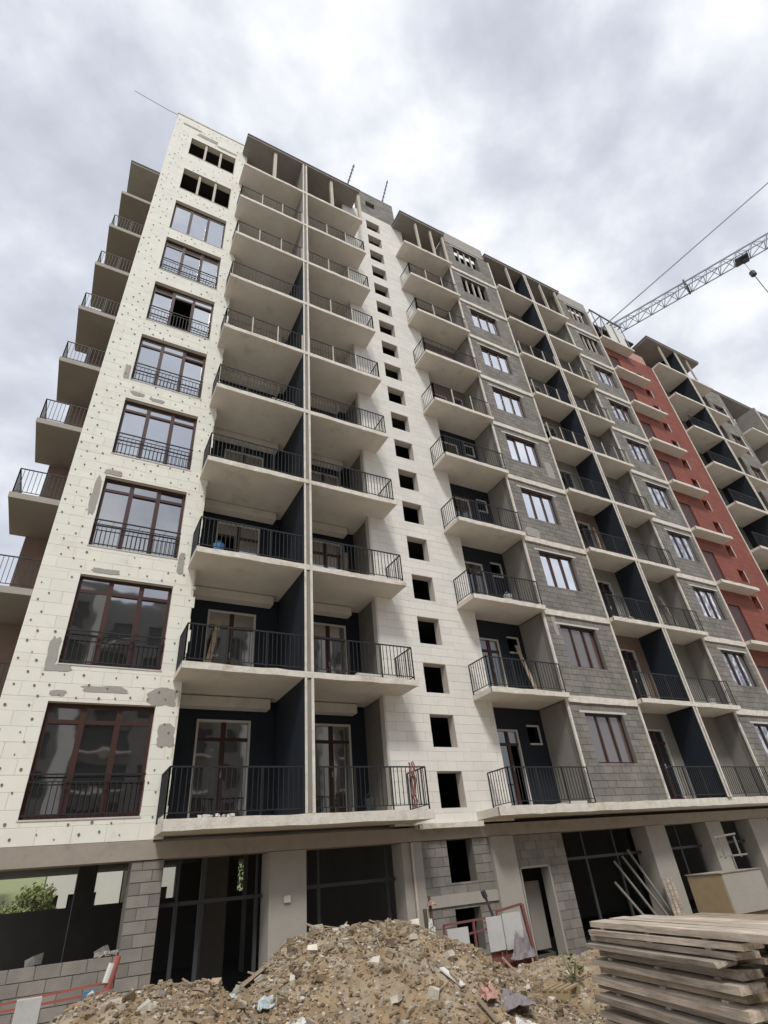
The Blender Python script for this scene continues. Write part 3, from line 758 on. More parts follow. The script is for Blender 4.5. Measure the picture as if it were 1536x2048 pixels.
clutter(1.9, -0.6, 9.0, 3, 1, 'small pile of pale blocks on the fourth balcony beside the party wall')
clutter(9.0, -0.6, 9.0, 2, 2, 'few pale blocks on the fourth balcony against the grey bay')
clutter(-0.9, -0.6, 15.0, 3, 3, 'pile of pale blocks on the sixth balcony beside the cream tower')
clutter(14.2, -0.7, 6.0, 3, 4, 'pale block pile on the third balcony left of the navy party wall')
clutter(7.3, -0.6, 15.0, 2, 5, 'pale blocks on the sixth balcony right of the stair wall')
clutter(3.0, -0.6, 18.0, 3, 6, 'pale blocks on the seventh balcony left of the stair wall')
for x, y, z, dx, lab in ((-1.2, 1.0, 3.0, 0.35, 'plank leaning on the navy wall of the second balcony by the tower'), (2.9, 1.0, 6.0, 0.25, 'plank leaning on the wall of the third balcony by the stair'),
        (9.2, 0.2, 3.0, -0.3, 'plank leaning inside the second balcony left of the grey bay'), (17.9, -0.2, 6.0, -0.3, 'plank leaning in the third balcony right of the navy party wall'), (14.8, -0.2, 9.0, 0.3, 'plank leaning in the fourth balcony left of the navy party wall')):
    q = MB(); q.obox((x, y, z + 1.0), ((1, 0, 0), (0, 1, 0.12), (dx * 0.5, 0.12, 1)), (0.07, 0.015, 0.98)); simple('leaning_plank', q, m_woodt, lab, 'plank')

# rods and cable on the roof
for (x, y, z, dx, dz, lab) in ((3.3, -0.9, 30.1, 0.6, 3.05, 'thin steel rod standing on the roof edge left of the attic'), (6.25, 0.1, 32.75, 0.72, 3.4, 'thin steel rod standing on top of the attic above the stair')):
    mb = MB(); mb.bar((x, y, z), (x + dx, y, z + dz), 0.04, n=6)
    for i in range(6): t = (i + 0.5) / 6; mb.bar((x + dx*t - 0.08, y, z + dz*t), (x + dx*t + 0.08, y, z + dz*t), 0.018)
    simple('roof_rod', mb, m_steel, lab, 'rod', 'steel rods on the roof')
mb = MB(); mb.bar((-5.3, 0.3, 30.9), (-5.3, 0.3, 31.5), 0.03); mb.path([(-5.3, 0.3, 31.5), (-6.0, 0.35, 31.6), (-7.6, 0.4, 32.0)], 0.012)
simple('roof_wire', mb, m_steel, 'thin wire stretching left off the top corner of the cream tower', 'wire')

# ------------------------------------------------------------------ low block wall at left
lw = thing('low_block_wall', 'low wall of grey concrete blocks closing the opening left of the block column', 'wall', (-5, 0, -3.45))
mb = MB(); mb.box(-9, -2.52, 0.062, 0.25, -3.45, -2.15); o = mb.build('mortar_core', m_greybk, lw); o.location = (5, 0, 3.45)
lc = {}
for c in cells(-9, -2.52, -3.45, -2.12, [], 0.4, 0.19, 0.014):
    if c[3] < -2.95: continue
    key = (round(c[1]-c[0], 3), round(c[3]-c[2], 3))
    if key not in lc: q = MB(); q.box(-key[0]/2, key[0]/2, 0, 0.2, 0, key[1]); lc[key] = q.mesh('block', m_grey)
    b = place('block', lc[key], lw, ((c[0]+c[1])/2 + 5, 0.05 + random.uniform(-0.006, 0.006), c[2] + 3.45))
for x, h, dz in ((-3.85, 0.26, 0.12), (-2.75, 0.2, 0.12)):
    mb = MB(); chunk(mb, (x, 0.45, -2.12 + dz/2), h*0.5, random.Random(int(x*10)), 0.7)
    simple('cement_sack', mb, m_conc, 'grey lumpy cement sack standing behind the low block wall, %s' % ('at its left' if x < -3 else 'against the block column'), 'sack')
mb = MB()
for i in range(9): chunk(mb, (-2.72 + random.uniform(-0.2, 0.2), 0.14, -2.08), 0.055, random.Random(i), 0.7)
simple('mortar_lumps', mb, m_patch, 'crumbled mortar lumps on top of the low block wall by the column', 'mortar')

# ------------------------------------------------------------------ rubble ground and heaps
HEAPS = [(-0.5, -5.9, 1.36, 2.5, 0.62), (1.0, -4.5, 1.08, 2.2, 0.4), (-3.0, -6.6, 1.14, 1.5, 0.6), (-4.4, -7.0, 0.7, 1.4, 0.3)]
def ground_h(x, y):
    z = -3.36
    t = max(0, min(1, (-y - 0.8) / 2.5)); z += 0.28 * t
    if x > 1.5: z += 0.15 * min(1, (x - 1.5) / 2) * t
    for hx, hy, H, rad, fl in HEAPS:
        d = math.hypot((x - hx), (y - hy) * 0.95)
        d = max(0, d - fl)
        q = max(0, 1 - d / rad); q = q * q * (3 - 2 * q) * 0.35 + q * 0.65
        z = max(z, -3.3 + H * q) if H * q > 0 else z
    v = Vector((x, y, 0))
    z += 0.10 * noise.noise(v * 1.3) + 0.07 * noise.noise(v * 3.7) + 0.045 * noise.noise(v * 8.0) + 0.03 * noise.noise(v * 19.0)
    return z
X0, X1, Y0, Y1, ST = -8.0, 13.0, -10.0, -0.1, 0.05
nx, ny = int((X1-X0)/ST), int((Y1-Y0)/ST)
mb = MB()
for j in range(ny + 1):
    for i in range(nx + 1):
        x, y = X0 + i*ST, Y0 + j*ST
        mb.v.append((x, y, ground_h(x, y)))
for j in range(ny):
    for i in range(nx):
        a = j*(nx+1) + i; mb.f.append((a, a+1, a+nx+2, a+nx+1))
mb.mi = [0] * len(mb.f)
o = mb.build('dirt_ground', m_dirt, kind='structure')
for pl in o.data.polygons: pl.use_smooth = True
rr = random.Random(11)
st = MB()
for i in range(60000):
    if rr.random() < 0.75:
        h = HEAPS[0] if rr.random() < 0.55 else rr.choice(HEAPS[1:])
        a = rr.uniform(0, 6.283); d = (rr.random() ** 0.6) * (h[3] + 0.5)
        x, y = h[0] + math.cos(a) * d, h[1] + math.sin(a) * d
    else: x, y = rr.uniform(-7, 8), rr.uniform(-9, -0.5)
    if not (X0 < x < X1 and -9.8 < y < -0.3): continue
    s = 0.005 + 0.016 * rr.random() ** 2 + (0.05 * rr.random() ** 2 if rr.random() < 0.03 else 0)
    st.cur = 1 if rr.random() < 0.22 else 0
    chunk(st, (x, y, ground_h(x, y) + s * 0.25), s, rr, 0.65)
st.cur = 0
st.build('rubble_stones', [m_stone, m_pale], kind='stuff', label='loose stones and crumbled block scattered over the dirt heaps')
# splinters of wood and lath in the heap
sp = MB()
for i in range(420):
    h = HEAPS[0] if rr.random() < 0.6 else rr.choice(HEAPS[1:]); a = rr.uniform(0, 6.283); d = (rr.random() ** 0.6) * h[3]
    x, y = h[0] + math.cos(a)*d, h[1] + math.sin(a)*d; z = ground_h(x, y); L = rr.uniform(0.05, 0.16); t = rr.uniform(0, 3.14)
    dx, dy = math.cos(t)*L, math.sin(t)*L
    sp.bar((x-dx, y-dy, z + 0.01), (x+dx, y+dy, z + rr.uniform(0.0, 0.08)), rr.uniform(0.006, 0.014))
sp.build('wood_splinters', m_woodt, kind='stuff', label='small wood splinters strewn over the dirt heap')
def board(name, a, b, w, t, m, label, cat='board'):
    a, b = Vector(a), Vector(b); u = (b - a).normalized(); side = u.cross(Vector((0, 0, 1))).normalized(); up = side.cross(u)
    mb = MB(); L = (b - a).length/2
    mb.obox((0, 0, 0), ((1,0,0), (0,1,0), (0,0,1)), (L, w/2, t/2))
    o = mb.build(name, m, None, label=label, cat=cat); o.matrix_world = Matrix.Translation((a+b)/2) @ Matrix((u, side, up)).transposed().to_4x4()
    return o
def gz(x, y, d=0.0): return (x, y, ground_h(x, y) + d)
board('loose_board', gz(-2.02, -5.35, 0.04), gz(-1.58, -5.75, 0.10), 0.11, 0.035, m_woodt, 'pale wooden board sliding down the left slope of the big dirt heap')
board('loose_board', gz(-0.24, -7.2, 0.03), gz(-0.16, -7.45, 0.03), 0.07, 0.015, m_foam, 'short white broken board on the right slope of the big dirt heap')
board('loose_board', gz(-0.12, -7.60, 0.05), gz(-0.06, -7.80, 0.03), 0.05, 0.015, m_woodt, 'pale lath pointing at the camera below the torn sacks')
board('loose_board', gz(-0.3, -6.2, 0.05), gz(0.15, -6.1, 0.05), 0.06, 0.02, m_woodt, 'thin brown lath lying across the crest of the dirt heap')
board('loose_board', gz(2.0, -5.3, 0.18), gz(2.15, -5.6, 0.02), 0.05, 0.015, m_woodt, 'pale splintered strip standing out of rubble near the red frame')
def crumple(name, c, r, m, label, cat, seed, flat=0.5, n=10):
    q = MB(); rq = random.Random(seed)
    for i in range(n + 1):
        for j in range(n + 1):
            x, y = (i/n*2-1)*r[0], (j/n*2-1)*r[1]
            v = Vector((x*4/r[0] + seed, y*4/r[1], seed))
            z = r[2] * (1 - (i/n*2-1)**4) * (1 - (j/n*2-1)**4) * (0.6 + 0.8*noise.noise(v*0.6)) + 0.03*noise.noise(v*2.0)
            q.v.append((c[0]+x+0.04*noise.noise(v*1.3), c[1]+y+0.04*noise.noise(v*1.1+Vector((5,5,5))), c[2] + z - 0.05))
    for i in range(n):
        for j in range(n): a = i*(n+1)+j; q.f.append((a, a+n+1, a+n+2, a+1))
    q.mi = [0]*len(q.f)
    o = simple(name, q, m, label, cat)
    sm = o.modifiers.new('thick', 'SOLIDIFY'); sm.thickness = 0.012
    return o
crumple('plastic_sheet', gz(-1.79, -6.43, 0.03), (0.16, 0.12, 0.09), m_bluefoam, 'crumpled pale blue plastic on the lower left slope of the big heap', 'plastic', 1)
crumple('plastic_sheet', gz(-1.70, -6.98, 0.03), (0.14, 0.07, 0.06), m_foam, 'white plastic scrap at the foot of the big heap', 'plastic', 2)
crumple('plastic_sheet', gz(-2.31, -6.61, 0.03), (0.12, 0.08, 0.07), m_bluefoam, 'small pale blue plastic scrap between the two dirt heaps', 'plastic', 3)
crumple('paper_sack', gz(0.30, -7.60, 0.08), (0.20, 0.15, 0.09), m_bag, 'purple grey torn paper sack at the right foot of the heap', 'sack', 4)
crumple('paper_sack', gz(0.02, -7.58, 0.07), (0.07, 0.12, 0.11), m_pink, 'faded pink torn sack leaning on the grey sack', 'sack', 5)
crumple('paper_sack', gz(0.10, -7.85, 0.05), (0.16, 0.09, 0.06), m_foam, 'whitish flattened sack in front of the purple grey sack', 'sack', 6)
LBL = ['broken pale block lying high on the left shoulder of the big heap', 'white chunk of plaster in the middle of the big heap', 'pale block fragment low on the front of the big heap',
       'white lump near the right foot of the big heap', 'cream fragment on the crest of the big heap', 'pale lump on top of the small left heap', 'white fragment in the rubble before the door wall',
       'pale chunk half buried between heap and timber stack']
for i, (x, y) in enumerate([(-1.3, -6.3), (-0.9, -7.0), (-0.55, -7.5), (0.0, -7.0), (0.2, -6.0), (-3.1, -7.0), (2.4, -4.6), (1.6, -6.6)]):
    q = MB(); chunk(q, gz(x, y, 0.02), 0.055 + 0.012 * (i % 3), random.Random(40 + i), 0.7); simple('block_fragment', q, m_pale, LBL[i], 'rubble piece')
bl = MB(); rr = random.Random(77)
for i in range(170):
    h = HEAPS[0] if rr.random() < 0.5 else rr.choice(HEAPS[1:]); a = rr.uniform(0, 6.283); d = (rr.random() ** 0.6) * h[3]
    x, y = h[0] + math.cos(a)*d, h[1] + math.sin(a)*d; s_ = rr.uniform(0.03, 0.075)
    bl.cur = 1 if rr.random() < 0.3 else 0
    chunk(bl, (x, y, ground_h(x, y) - s_*0.2), s_, rr, 0.55)
bl.build('soil_clods', [m_dirt, m_stone], kind='stuff', label='half buried clods and lumps in the dirt heaps')
# green weed
wd = thing('weed', 'small dark green leafy weed growing in rubble left of the timber stack', 'plant', gz(3.45, -5.1, 0.03))
mb = MB(); rr = random.Random(5)
for i in range(70):
    a = rr.uniform(0, 6.28); r = rr.uniform(0.02, 0.2); z = rr.uniform(0.02, 0.3); c = Vector((math.cos(a)*r, math.sin(a)*r, z))
    t = Vector((math.cos(a), math.sin(a), rr.uniform(-0.2, 0.7))).normalized(); s = t.cross(Vector((0,0,1))).normalized()
    L = rr.uniform(0.05, 0.1); k = len(mb.v)
    mb.v += [tuple(c), tuple(c + t*L*0.5 + s*L*0.35), tuple(c + t*L), tuple(c + t*L*0.5 - s*L*0.35)]; mb.f.append((k, k+1, k+2, k+3)); mb.mi.append(0)
mb.build('leaves', m_leaf, wd)
mb = MB()
for i in range(7): a = i*0.9; mb.bar((0, 0, -0.02), (math.cos(a)*0.12, math.sin(a)*0.12, 0.22), 0.006)
mb.build('stem', m_leafb, wd)
# pallet scraps
pal = thing('broken_pallet', 'broken yellowish wooden pallet lying in rubble beside the timber stack', 'pallet', gz(1.35, -7.15, 0.06), R(25))
pal.scale = (0.55, 0.55, 0.7)
for i in range(4):
    q = MB(); q.box(-0.3, 0.35, -0.25 + i*0.15, -0.16 + i*0.15, 0.1, 0.125); q.build('slat', m_ply, pal)
for x in (-0.28, 0.25):
    q = MB(); q.box(x, x + 0.07, -0.27, 0.3, 0.0, 0.098); q.build('bearer', m_ply, pal)

# ------------------------------------------------------------------ timber stacks
u = Vector((0.296, 0.955, 0)).normalized(); v = Vector((u.y, -u.x, 0))
F = Vector((0.86, -8.30, 0))
rr = random.Random(21)
ROW = ['topmost', 'second', 'third', 'fourth', 'fifth', 'sixth', 'seventh', 'eighth', 'ninth', 'tenth', 'eleventh', 'twelfth', 'thirteenth', 'fourteenth', 'fifteenth', 'sixteenth']
COLN = ['left row', 'middle row', 'right row']
ztop = -1.95; z = ztop; layer = 0
while layer < 16:
    t = rr.choice((0.032, 0.04, 0.048, 0.055)) if layer else 0.045
    n = 3; wv = -0.04 if layer % 2 else 0.0
    for c in range(n):
        w = rr.uniform(0.17, 0.23)
        L = 2.02 + rr.uniform(-0.2, 0.12) + (0.9 if layer < 1 else 0)
        s0 = rr.uniform(-0.10, 0.06) + (0.03 if layer == 0 else 0)
        off = rr.uniform(-0.015, 0.015) if c else rr.uniform(-0.07, 0.03)
        cen = F - u * (L/2 + s0) + v * (wv + w/2 + off)
        q = MB(); q.box(-L/2, L/2, -w/2 + 0.004, w/2 - 0.004, -t/2, t/2)
        if rr.random() < 0.5:       # a chipped or slightly sprung end
            for i in (0, 3, 4, 7): q.v[i] = (q.v[i][0] + rr.uniform(0, 0.05), q.v[i][1], q.v[i][2] - rr.uniform(0, 0.012))
        o = q.build('plank', m_woodt if (layer * 3 + c) % 7 == 4 else m_wood, None,
            label='grey timber plank, %s layer from top of near stack, %s' % (ROW[layer], COLN[c]), cat='plank', group='planks in the near timber stack')
        o.matrix_world = Matrix.Translation((cen.x, cen.y, z - t/2)) @ Matrix.Rotation(math.atan2(u.y, u.x) + rr.uniform(-0.02, 0.02), 4, 'Z') @ Matrix.Rotation(rr.uniform(-0.004, 0.004), 4, 'Y') @ Matrix.Rotation(rr.uniform(-0.03, 0.03), 4, 'X')
        wv += w + 0.01
    z -= t + 0.004
    if layer in (0, 1, 3, 4, 6, 8, 9, 11, 13):     # thin bearers between the layers
        for j, sx in enumerate((0.25, 1.0, 1.75)):
            cen = F - u * sx + v * 0.31; q = MB(); q.box(-0.3, 0.3, -0.035, 0.035, -0.008, 0.008)
            o = q.build('bearer_lath', m_wood, None, label='thin cross lath under the %s plank layer, %s' % (ROW[layer], ('far end', 'middle', 'near end')[j]), cat='lath', group='laths between the stacked planks')
            o.matrix_world = Matrix.Translation((cen.x, cen.y, z - 0.008)) @ Matrix.Rotation(math.atan2(v.y, v.x), 4, 'Z')
        z -= 0.016
    layer += 1
zb = z
for sx, wh in ((0.4, 'far'), (1.6, 'near')):
    cen = F - u * sx + v * 0.3; q = MB(); q.box(-0.3, 0.3, -0.12, 0.12, -3.4, zb - 0.003)
    o = q.build('support_block', m_conc, None, label='concrete support under the %s end of the near timber stack' % wh, cat='block')
    o.matrix_world = Matrix.Translation((cen.x, cen.y, 0)) @ Matrix.Rotation(math.atan2(v.y, v.x), 4, 'Z')
# further stack of tan boards
F2 = Vector((2.05, -7.85, 0)); zt = -2.07
for c in range(4):
    for l in range(3):
        L = 3.2 + rr.uniform(-0.1, 0.1); w = 0.22
        cen = F2 - u * (L/2 + rr.uniform(-0.06, 0.06)) + v * (0.235 * c + w/2); q = MB(); q.box(-L/2, L/2, -w/2, w/2, -0.03, 0.03)
        o = q.build('plank', m_woodt, None, label='tan plank, %s layer of the farther stack, %s row from the left' % (ROW[l], ('first', 'second', 'third', 'fourth')[c]), cat='plank', group='tan planks in the farther stack')
        o.matrix_world = Matrix.Translation((cen.x, cen.y, zt - 0.031 - l*0.063)) @ Matrix.Rotation(math.atan2(u.y, u.x) + rr.uniform(-0.01, 0.01), 4, 'Z')
for sx, wh in ((0.4, 'far'), (2.7, 'near')):
    cen = F2 - u * sx + v * 0.47; q = MB(); q.box(-0.45, 0.45, -0.15, 0.15, -3.4, zt - 0.195)
    o = q.build('support_block', m_conc, None, label='concrete support under the %s end of the farther tan stack' % wh, cat='block')
    o.matrix_world = Matrix.Translation((cen.x, cen.y, 0)) @ Matrix.Rotation(math.atan2(v.y, v.x), 4, 'Z')

# site crate / cabinet behind the stacks
cr_ = thing('site_crate', 'large beige crate with yellow plywood end standing before the shop fronts', 'crate', (10.6, -3.2, -3.4), R(-4))
q = MB(); q.box(-0.03, -0.002, 0.0, 1.0, 0.65, 1.40); q.build('plywood_end', m_ply, cr_)
q = MB(); q.box(0, 1.45, -0.02, 1.02, 0.62, 1.43); q.build('body', m_col, cr_)
q = MB(); q.box(0, 1.45, 0.05, 0.95, 0.0, 0.61); q.build('base', m_conc, cr_)
q = MB(); q.box(-0.05, 1.47, -0.04, 1.04, 1.432, 1.45); q.build('lid', m_wood, cr_)
q = MB()
for x in (12.2, 12.9): q.bar((x, -2.4, -1.7), (x, -2.4, -1.2), 0.025)
q.bar((12.0, -2.4, -1.2), (13.0, -2.4, -1.15), 0.03); q.bar((12.0, -2.4, -1.65), (13.2, -2.4, -1.65), 0.03); q.bar((12.5, -2.4, -3.4), (12.5, -2.4, -1.65), 0.03)
simple('work_trestle', q, m_conc, 'grey metal trestle standing behind the beige crate', 'trestle')
# leaning pipes in the shop front
LB = [(10.9, -1.5, 11.6), (11.3, -1.4, 12.0), (11.6, -1.25, 12.2), (10.7, -2.0, 11.2)]
for i, (x, z1, x2) in enumerate(LB):
    q = MB(); q.bar((x2 + 0.2, -0.25, -3.35), (x, 0.28, z1), 0.035, n=6)
    simple('leaning_pole', q, m_conc, 'long grey pole leaning inside the dark shop opening, %s' % ('tallest inner one', 'second from the column', 'nearest the column', 'shortest and farthest left')[i], 'pole', 'poles leaning in the shop opening')
for i in range(3):
    q = MB(); q.obox((12.15 + i*0.13, -0.28 - 0.03*i, -2.75), ((1,0,0),(0,1,0.12),(0.05,0.1,1)), (0.06, 0.012, 0.7))
    simple('leaning_board', q, m_wood, 'grey board leaning against the shop column, %s' % ('leftmost', 'middle', 'rightmost')[i] + ' of three', 'board', 'boards leaning on the shop column')

# red steel frame with panels near the stair base
rf = thing('red_steel_frame', 'maroon steel barrier frame with white panels in front of the stair base', 'barrier', (3.2, -2.0, -3.3))
q = MB(); P_ = [(0, 0, 1.05), (1.0, 0, 1.02), (2.05, 0.05, 1.12), (2.02, 0.05, 0.0)]
q.bar((0, 0, 0.5), (0, 0, 1.05), 0.025); q.bar((0, 0, 1.05), (1.2, 0, 1.07), 0.025); q.bar((0, 0, 0.82), (1.2, 0, 0.9), 0.022); q.bar((1.35, 0, 1.15), (2.05, 0, 1.22), 0.03)
q.bar((2.05, 0, 1.22), (2.15, -0.05, 0.0), 0.045); q.bar((0.72, 0, 0.2), (0.72, 0, 1.05), 0.03); q.bar((1.3, 0, 0.0), (1.35, 0, 1.15), 0.025)
q.bar((1.65, 0, 0.1), (1.65, 0, 0.6), 0.02); q.bar((0.75, 0.0, 0.3), (2.1, 0.0, 0.32), 0.02)
q.build('frame', m_maroon, rf)
q = MB(); q.box(1.02, 1.42, -0.04, -0.028, 0.52, 1.08); q.build('panel', m_whitep, rf)
q = MB(); q.box(0.05, 0.55, -0.035, -0.026, 0.3, 0.98); q.build('panel', m_whitep, rf)
q = MB(); q.box(1.46, 1.95, -0.02, -0.008, 0.5, 1.1); q.build('panel', m_whitep, rf)
q = MB(); q.box(1.08, 2.08, 0.03, 0.045, 0.05, 0.5); q.build('kick_panel', m_maroon, rf)
crumple('site_tarp', (4.95, -2.15, -2.9), (0.28, 0.1, 0.45), m_bag, 'grey dusty tarp bundled on the red steel frame', 'tarp', 9)
q = MB(); q.bar((4.9, -1.9, -3.3), (4.55, -1.7, -1.9), 0.03, n=6); q.bar((4.55, -1.7, -1.9), (4.5, -1.7, -1.78), 0.055, n=8)
simple('shovel_handle', q, m_steel, 'dark handle sticking up behind the red steel frame', 'shovel')
q = MB(); q.bar((2.83, -2.0, -3.0), (2.80, -2.0, -1.95), 0.04, n=8); q.bar((2.98, -2.0, -3.0), (2.93, -2.0, -1.75), 0.03, n=8)
simple('wrapped_posts', q, m_bark, 'two dark short posts behind the right shoulder of the big heap', 'post')
crumple('white_rag', (2.85, -2.1, -2.35), (0.07, 0.05, 0.35), m_foam, 'white rag hanging on the short posts behind the heap', 'rag', 12)
crumple('orange_rag', (2.95, -2.05, -1.85), (0.09, 0.05, 0.07), m_pink, 'orange pink rag on top of the short posts', 'rag', 13)

# barrier at lower left
bp_ = thing('barrier_post', 'red and white plastic barrier post standing before the low block wall', 'post', (-3.0, -3.0, -3.3))
q = MB(); q.bar((-0.05, 0, 0.0), (0.04, 0, 1.0), 0.055, n=10); q.bar((0.04, 0, 1.0), (0.12, 0, 1.32), 0.05, 0.04, n=10); q.build('post', m_redp, bp_)
q = MB(); q.bar((0.0, -0.02, 1.05), (0.05, -0.02, 1.25), 0.045, n=8); q.build('white_band', m_foam, bp_)
q = MB()
for z, dz in ((-2.30, 0.05), (-2.37, 0.02)):
    q.bar((-5.4, -3.05, z - 0.05), (-4.2, -3.0, z - 0.01), 0.018); q.bar((-4.2, -3.0, z - 0.01), (-3.05, -3.0, z + dz), 0.018)
simple('barrier_rail', q, m_redp, 'faded red barrier rails running left from the barrier post', 'rail')
q = MB(); q.box(-3.26, -3.12, -3.16, -3.10, -2.48, -2.30); simple('blue_bottle', q, m_blue, 'small blue plastic canister hanging on the red barrier rails', 'canister')
q = MB(); q.box(-4.02, -3.75, -3.35, -3.2, -2.75, -2.27); simple('grey_panel', q, m_whitep, 'light grey board standing by the red rails at far left', 'board')

# ------------------------------------------------------------------ tower crane
jd = Vector((0.395, -0.919, 0)).normalized(); js = Vector((jd.y, -jd.x, 0))
J0 = Vector((38.2, 3.4, 43.5)) - jd * 5.0
crn = thing('tower_crane', 'tower crane with blue grey lattice jib reaching over the roof at right', 'crane', (0, 0, 0))
crn.location = J0 + jd * 24 + Vector((0, 0, -46.95))
def C_(mb, name, m): o = mb.build(name, m, crn); o.location = -crn.location; return o
ch = MB(); br = MB(); JL = 26; w = 0.55; hgt = 1.15; st_ = 1.3
for s in (-1, 1): ch.bar(J0 + js*w*s, J0 + jd*JL + js*w*s, 0.06)
ch.bar(J0 + Vector((0, 0, hgt)), J0 + jd*JL + Vector((0, 0, hgt)), 0.085)
n = int(JL / st_)
for i in range(n):
    a, b, c = J0 + jd*st_*i, J0 + jd*st_*(i+0.5), J0 + jd*st_*(i+1); up = Vector((0, 0, hgt))
    for s in (-1, 1): br.bar(a + js*w*s, b + up, 0.034); br.bar(b + up, c + js*w*s, 0.034)
    br.bar(a - js*w, a + js*w, 0.04); br.bar(a - js*w, c + js*w, 0.035)
C_(ch, 'jib_chord', m_crane); C_(br, 'jib_lacing', m_crane)
apex = J0 + jd * 24 + Vector((0, 0, 8.2))
q = MB(); q.bar(J0 + jd*1.0 + Vector((0, 0, hgt)), apex, 0.06); C_(q, 'pendant_line', m_crane)
q = MB()
MT = J0 + jd*24
for sx in (-0.7, 0.7):
    for sy in (-0.7, 0.7): q.bar((MT.x+sx, MT.y+sy, -3.45), (MT.x+sx, MT.y+sy, 44), 0.1); q.bar((MT.x+sx, MT.y+sy, 44), apex, 0.08)
for i in range(23):
    z = -3 + i*2
    for a, b in (((-.7,-.7), (.7,-.7)), ((.7,-.7), (.7,.7)), ((.7,.7), (-.7,.7)), ((-.7,.7), (-.7,-.7))):
        q.bar((MT.x+a[0], MT.y+a[1], z), (MT.x+b[0], MT.y+b[1], z+2), 0.05)
C_(q, 'mast', m_crane)
tp = J0 + jd * 14.9
q = MB(); q.obox(tp + Vector((0, 0, -0.18)), (jd, js, (0, 0, 1)), (0.55, 0.45, 0.09)); q.obox(tp + jd*0.2 + Vector((0, 0, -0.45)), (jd, js, (0, 0, 1)), (0.25, 0.2, 0.15)); C_(q, 'trolley', m_steel)
q = MB(); q.obox(J0 + jd*10.2 + Vector((0, 0, 0.4)), (jd, js, (0, 0, 1)), (0.07, 0.5, 0.65)); C_(q, 'jib_joint', m_steel)
hk = tp + Vector((0, 0, -2.3))
q = MB(); q.bar(tp, hk, 0.02); q.bar(hk + Vector((0, 0, 0.15)), hk - Vector((0, 0, 0.3)), 0.25, 0.25, n=8); C_(q, 'hook_block', m_steel)
q = MB(); q.bar(hk - Vector((0, 0, 0.3)), hk - Vector((0, 0, 4.5)), 0.04); C_(q, 'sling', m_steel)

# ------------------------------------------------------------------ beyond the building: bank, trees, houses
bank = MB(); nn = 60
for i in range(nn + 1):
    x = -60 + i * 3
    for y, z in ((24, -3.5), (32, -2.0 + 0.5*noise.noise(Vector((x*0.1, 0, 0)))), (48, 0.8 + 1.2*noise.noise(Vector((x*0.08, 3, 0)))), (80, 3.0)):
        bank.v.append((x, y, z))
for i in range(nn):
    for j in range(3): a = i*4 + j; bank.f.append((a, a+4, a+5, a+1))
bank.mi = [0]*len(bank.f)
bank.build('grassy_bank', m_leafb, kind='structure')
def tree(x, y, z, h, r, lab, seed):
    rr = random.Random(seed); t = thing('tree', lab, 'tree', (x, y, z), group='trees behind the building')
    q = MB(); q.bar((0, 0, 0), (0.1, 0, h*0.6), 0.16, 0.07, n=7)
    for i in range(5): a = rr.uniform(0, 6.28); q.bar((0.05, 0, h*0.35 + i*0.1), (math.cos(a)*r*0.6, math.sin(a)*r*0.6, h*0.75), 0.06, 0.02, n=5)
    q.build('trunk', m_bark, t)
    q = MB()
    cl = [(rr.uniform(-r, r)*0.7, rr.uniform(-r, r)*0.7, h*0.65 + rr.uniform(-0.35, 0.35)*h*0.7, rr.uniform(0.3, 0.55)*r) for _ in range(14)]
    for i in range(2600):
        c = rr.choice(cl); d = Vector((rr.gauss(0, 1), rr.gauss(0, 1), rr.gauss(0, 0.8))).normalized() * c[3] * rr.random()**0.4
        p = Vector(c[:3]) + d; n_ = Vector((rr.gauss(0,1), rr.gauss(0,1), rr.gauss(0,1))).normalized(); a = n_.orthogonal().normalized(); b = n_.cross(a); s = rr.uniform(0.05, 0.12); k = len(q.v)
        q.v += [tuple(p-a*s), tuple(p+b*s*0.6), tuple(p+a*s), tuple(p-b*s*0.6)]; q.f.append((k, k+1, k+2, k+3)); q.mi.append(0)
    q.build('crown', m_leafb if seed < 3 else m_leaf, t)
tree(-5.9, 27, -2.9, 2.5, 1.6, 'bushy green tree seen through the left ground floor opening', 1)
tree(-3.9, 30, -2.6, 2.6, 1.2, 'smaller yellow green tree seen beside the bushy one through the left opening', 2)
tree(7.2, 28, -2.3, 3.8, 1.7, 'green tree seen through the shop front next to the white column', 3)
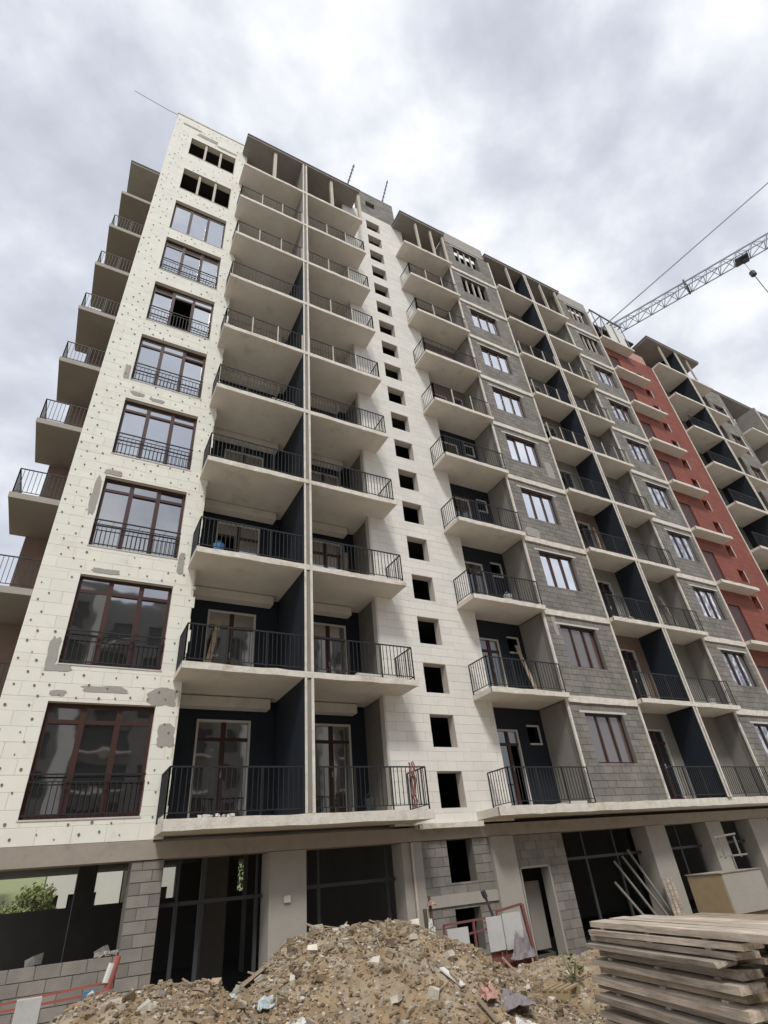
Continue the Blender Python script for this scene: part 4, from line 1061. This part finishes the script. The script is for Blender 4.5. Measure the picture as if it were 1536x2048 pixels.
def house(x, y, w, h, m, lab, seed):
    t = thing('house', lab, 'house', (x, y, -2.0)); rr = random.Random(seed)
    q = MB(); ops = [(0.3 + i*1.1, 0.85 + i*1.1, 0.75 + f*2.4, 1.7 + f*2.4) for i in range(int((w-0.3)/1.1)) for f in range(int(h/2.7))]
    backing(q, 0, w, 0, h, ops, 0, 0.3); q.build('wall', m, t)
    q = MB(); q.box(0.02, w - 0.02, 0.3, 6, 0, h - 0.02); q.build('core', m_int, t)
    q = MB(); q.box(-0.3, w + 0.3, -0.3, 6.3, h, h + 0.25); q.build('roof', m_maroon, t)
    for o_ in ops: q = MB(); q.box(o_[0], o_[1], 0.18, 0.22, o_[2], o_[3]); q.build('window', m_glassk, t)
house(-3.3, 34, 4.5, 7.5, m_facade2, 'pale house with a red roof seen through the left ground floor opening', 1)
house(1.5, 36, 7, 8, m_facade2, 'wide pale house seen through the middle of the ground floor', 2)
house(-14, 38, 7, 6, m_facade2, 'pale house far left behind the bank', 3)

# ------------------------------------------------------------------ neighbouring block behind the camera (seen mirrored in the windows)
nb = thing('neighbour_block', 'pale apartment block across the site, seen mirrored in the lower windows', 'building', (-24, -40, -3.45))
q = MB(); w_ = 62; h_ = 27
ops = []
for f in range(8):
    for i in range(15):
        x = 1.5 + i*4.0; ops.append((x, x + (2.4 if i % 2 else 1.3), 1.2 + f*3.1, 3.2 + f*3.1))
backing(q, 0, w_, 0, h_, ops, -0.3, 0.0); q.build('wall', m_facade, nb)
q = MB(); q.box(0.05, w_ - 0.05, -12, -0.35, 0, h_ - 0.1); q.build('core', m_int, nb)
q = MB()
for i in range(0, 15, 2): q.box(i*4.0 + 3.2, i*4.0 + 4.6, 0.0, 0.9, 0, h_ - 1)
q.build('pilaster', m_facade2, nb)
q = MB()
for f in range(8):
    for i in range(1, 15, 2): q.box(i*4.0 + 1.2, i*4.0 + 4.2, 0, 1.1, f*3.1 + 0.8, f*3.1 + 1.0)
q.build('balcony', m_slab, nb)

scene.render.engine = 'CYCLES'
scene.cycles.max_bounces = 6
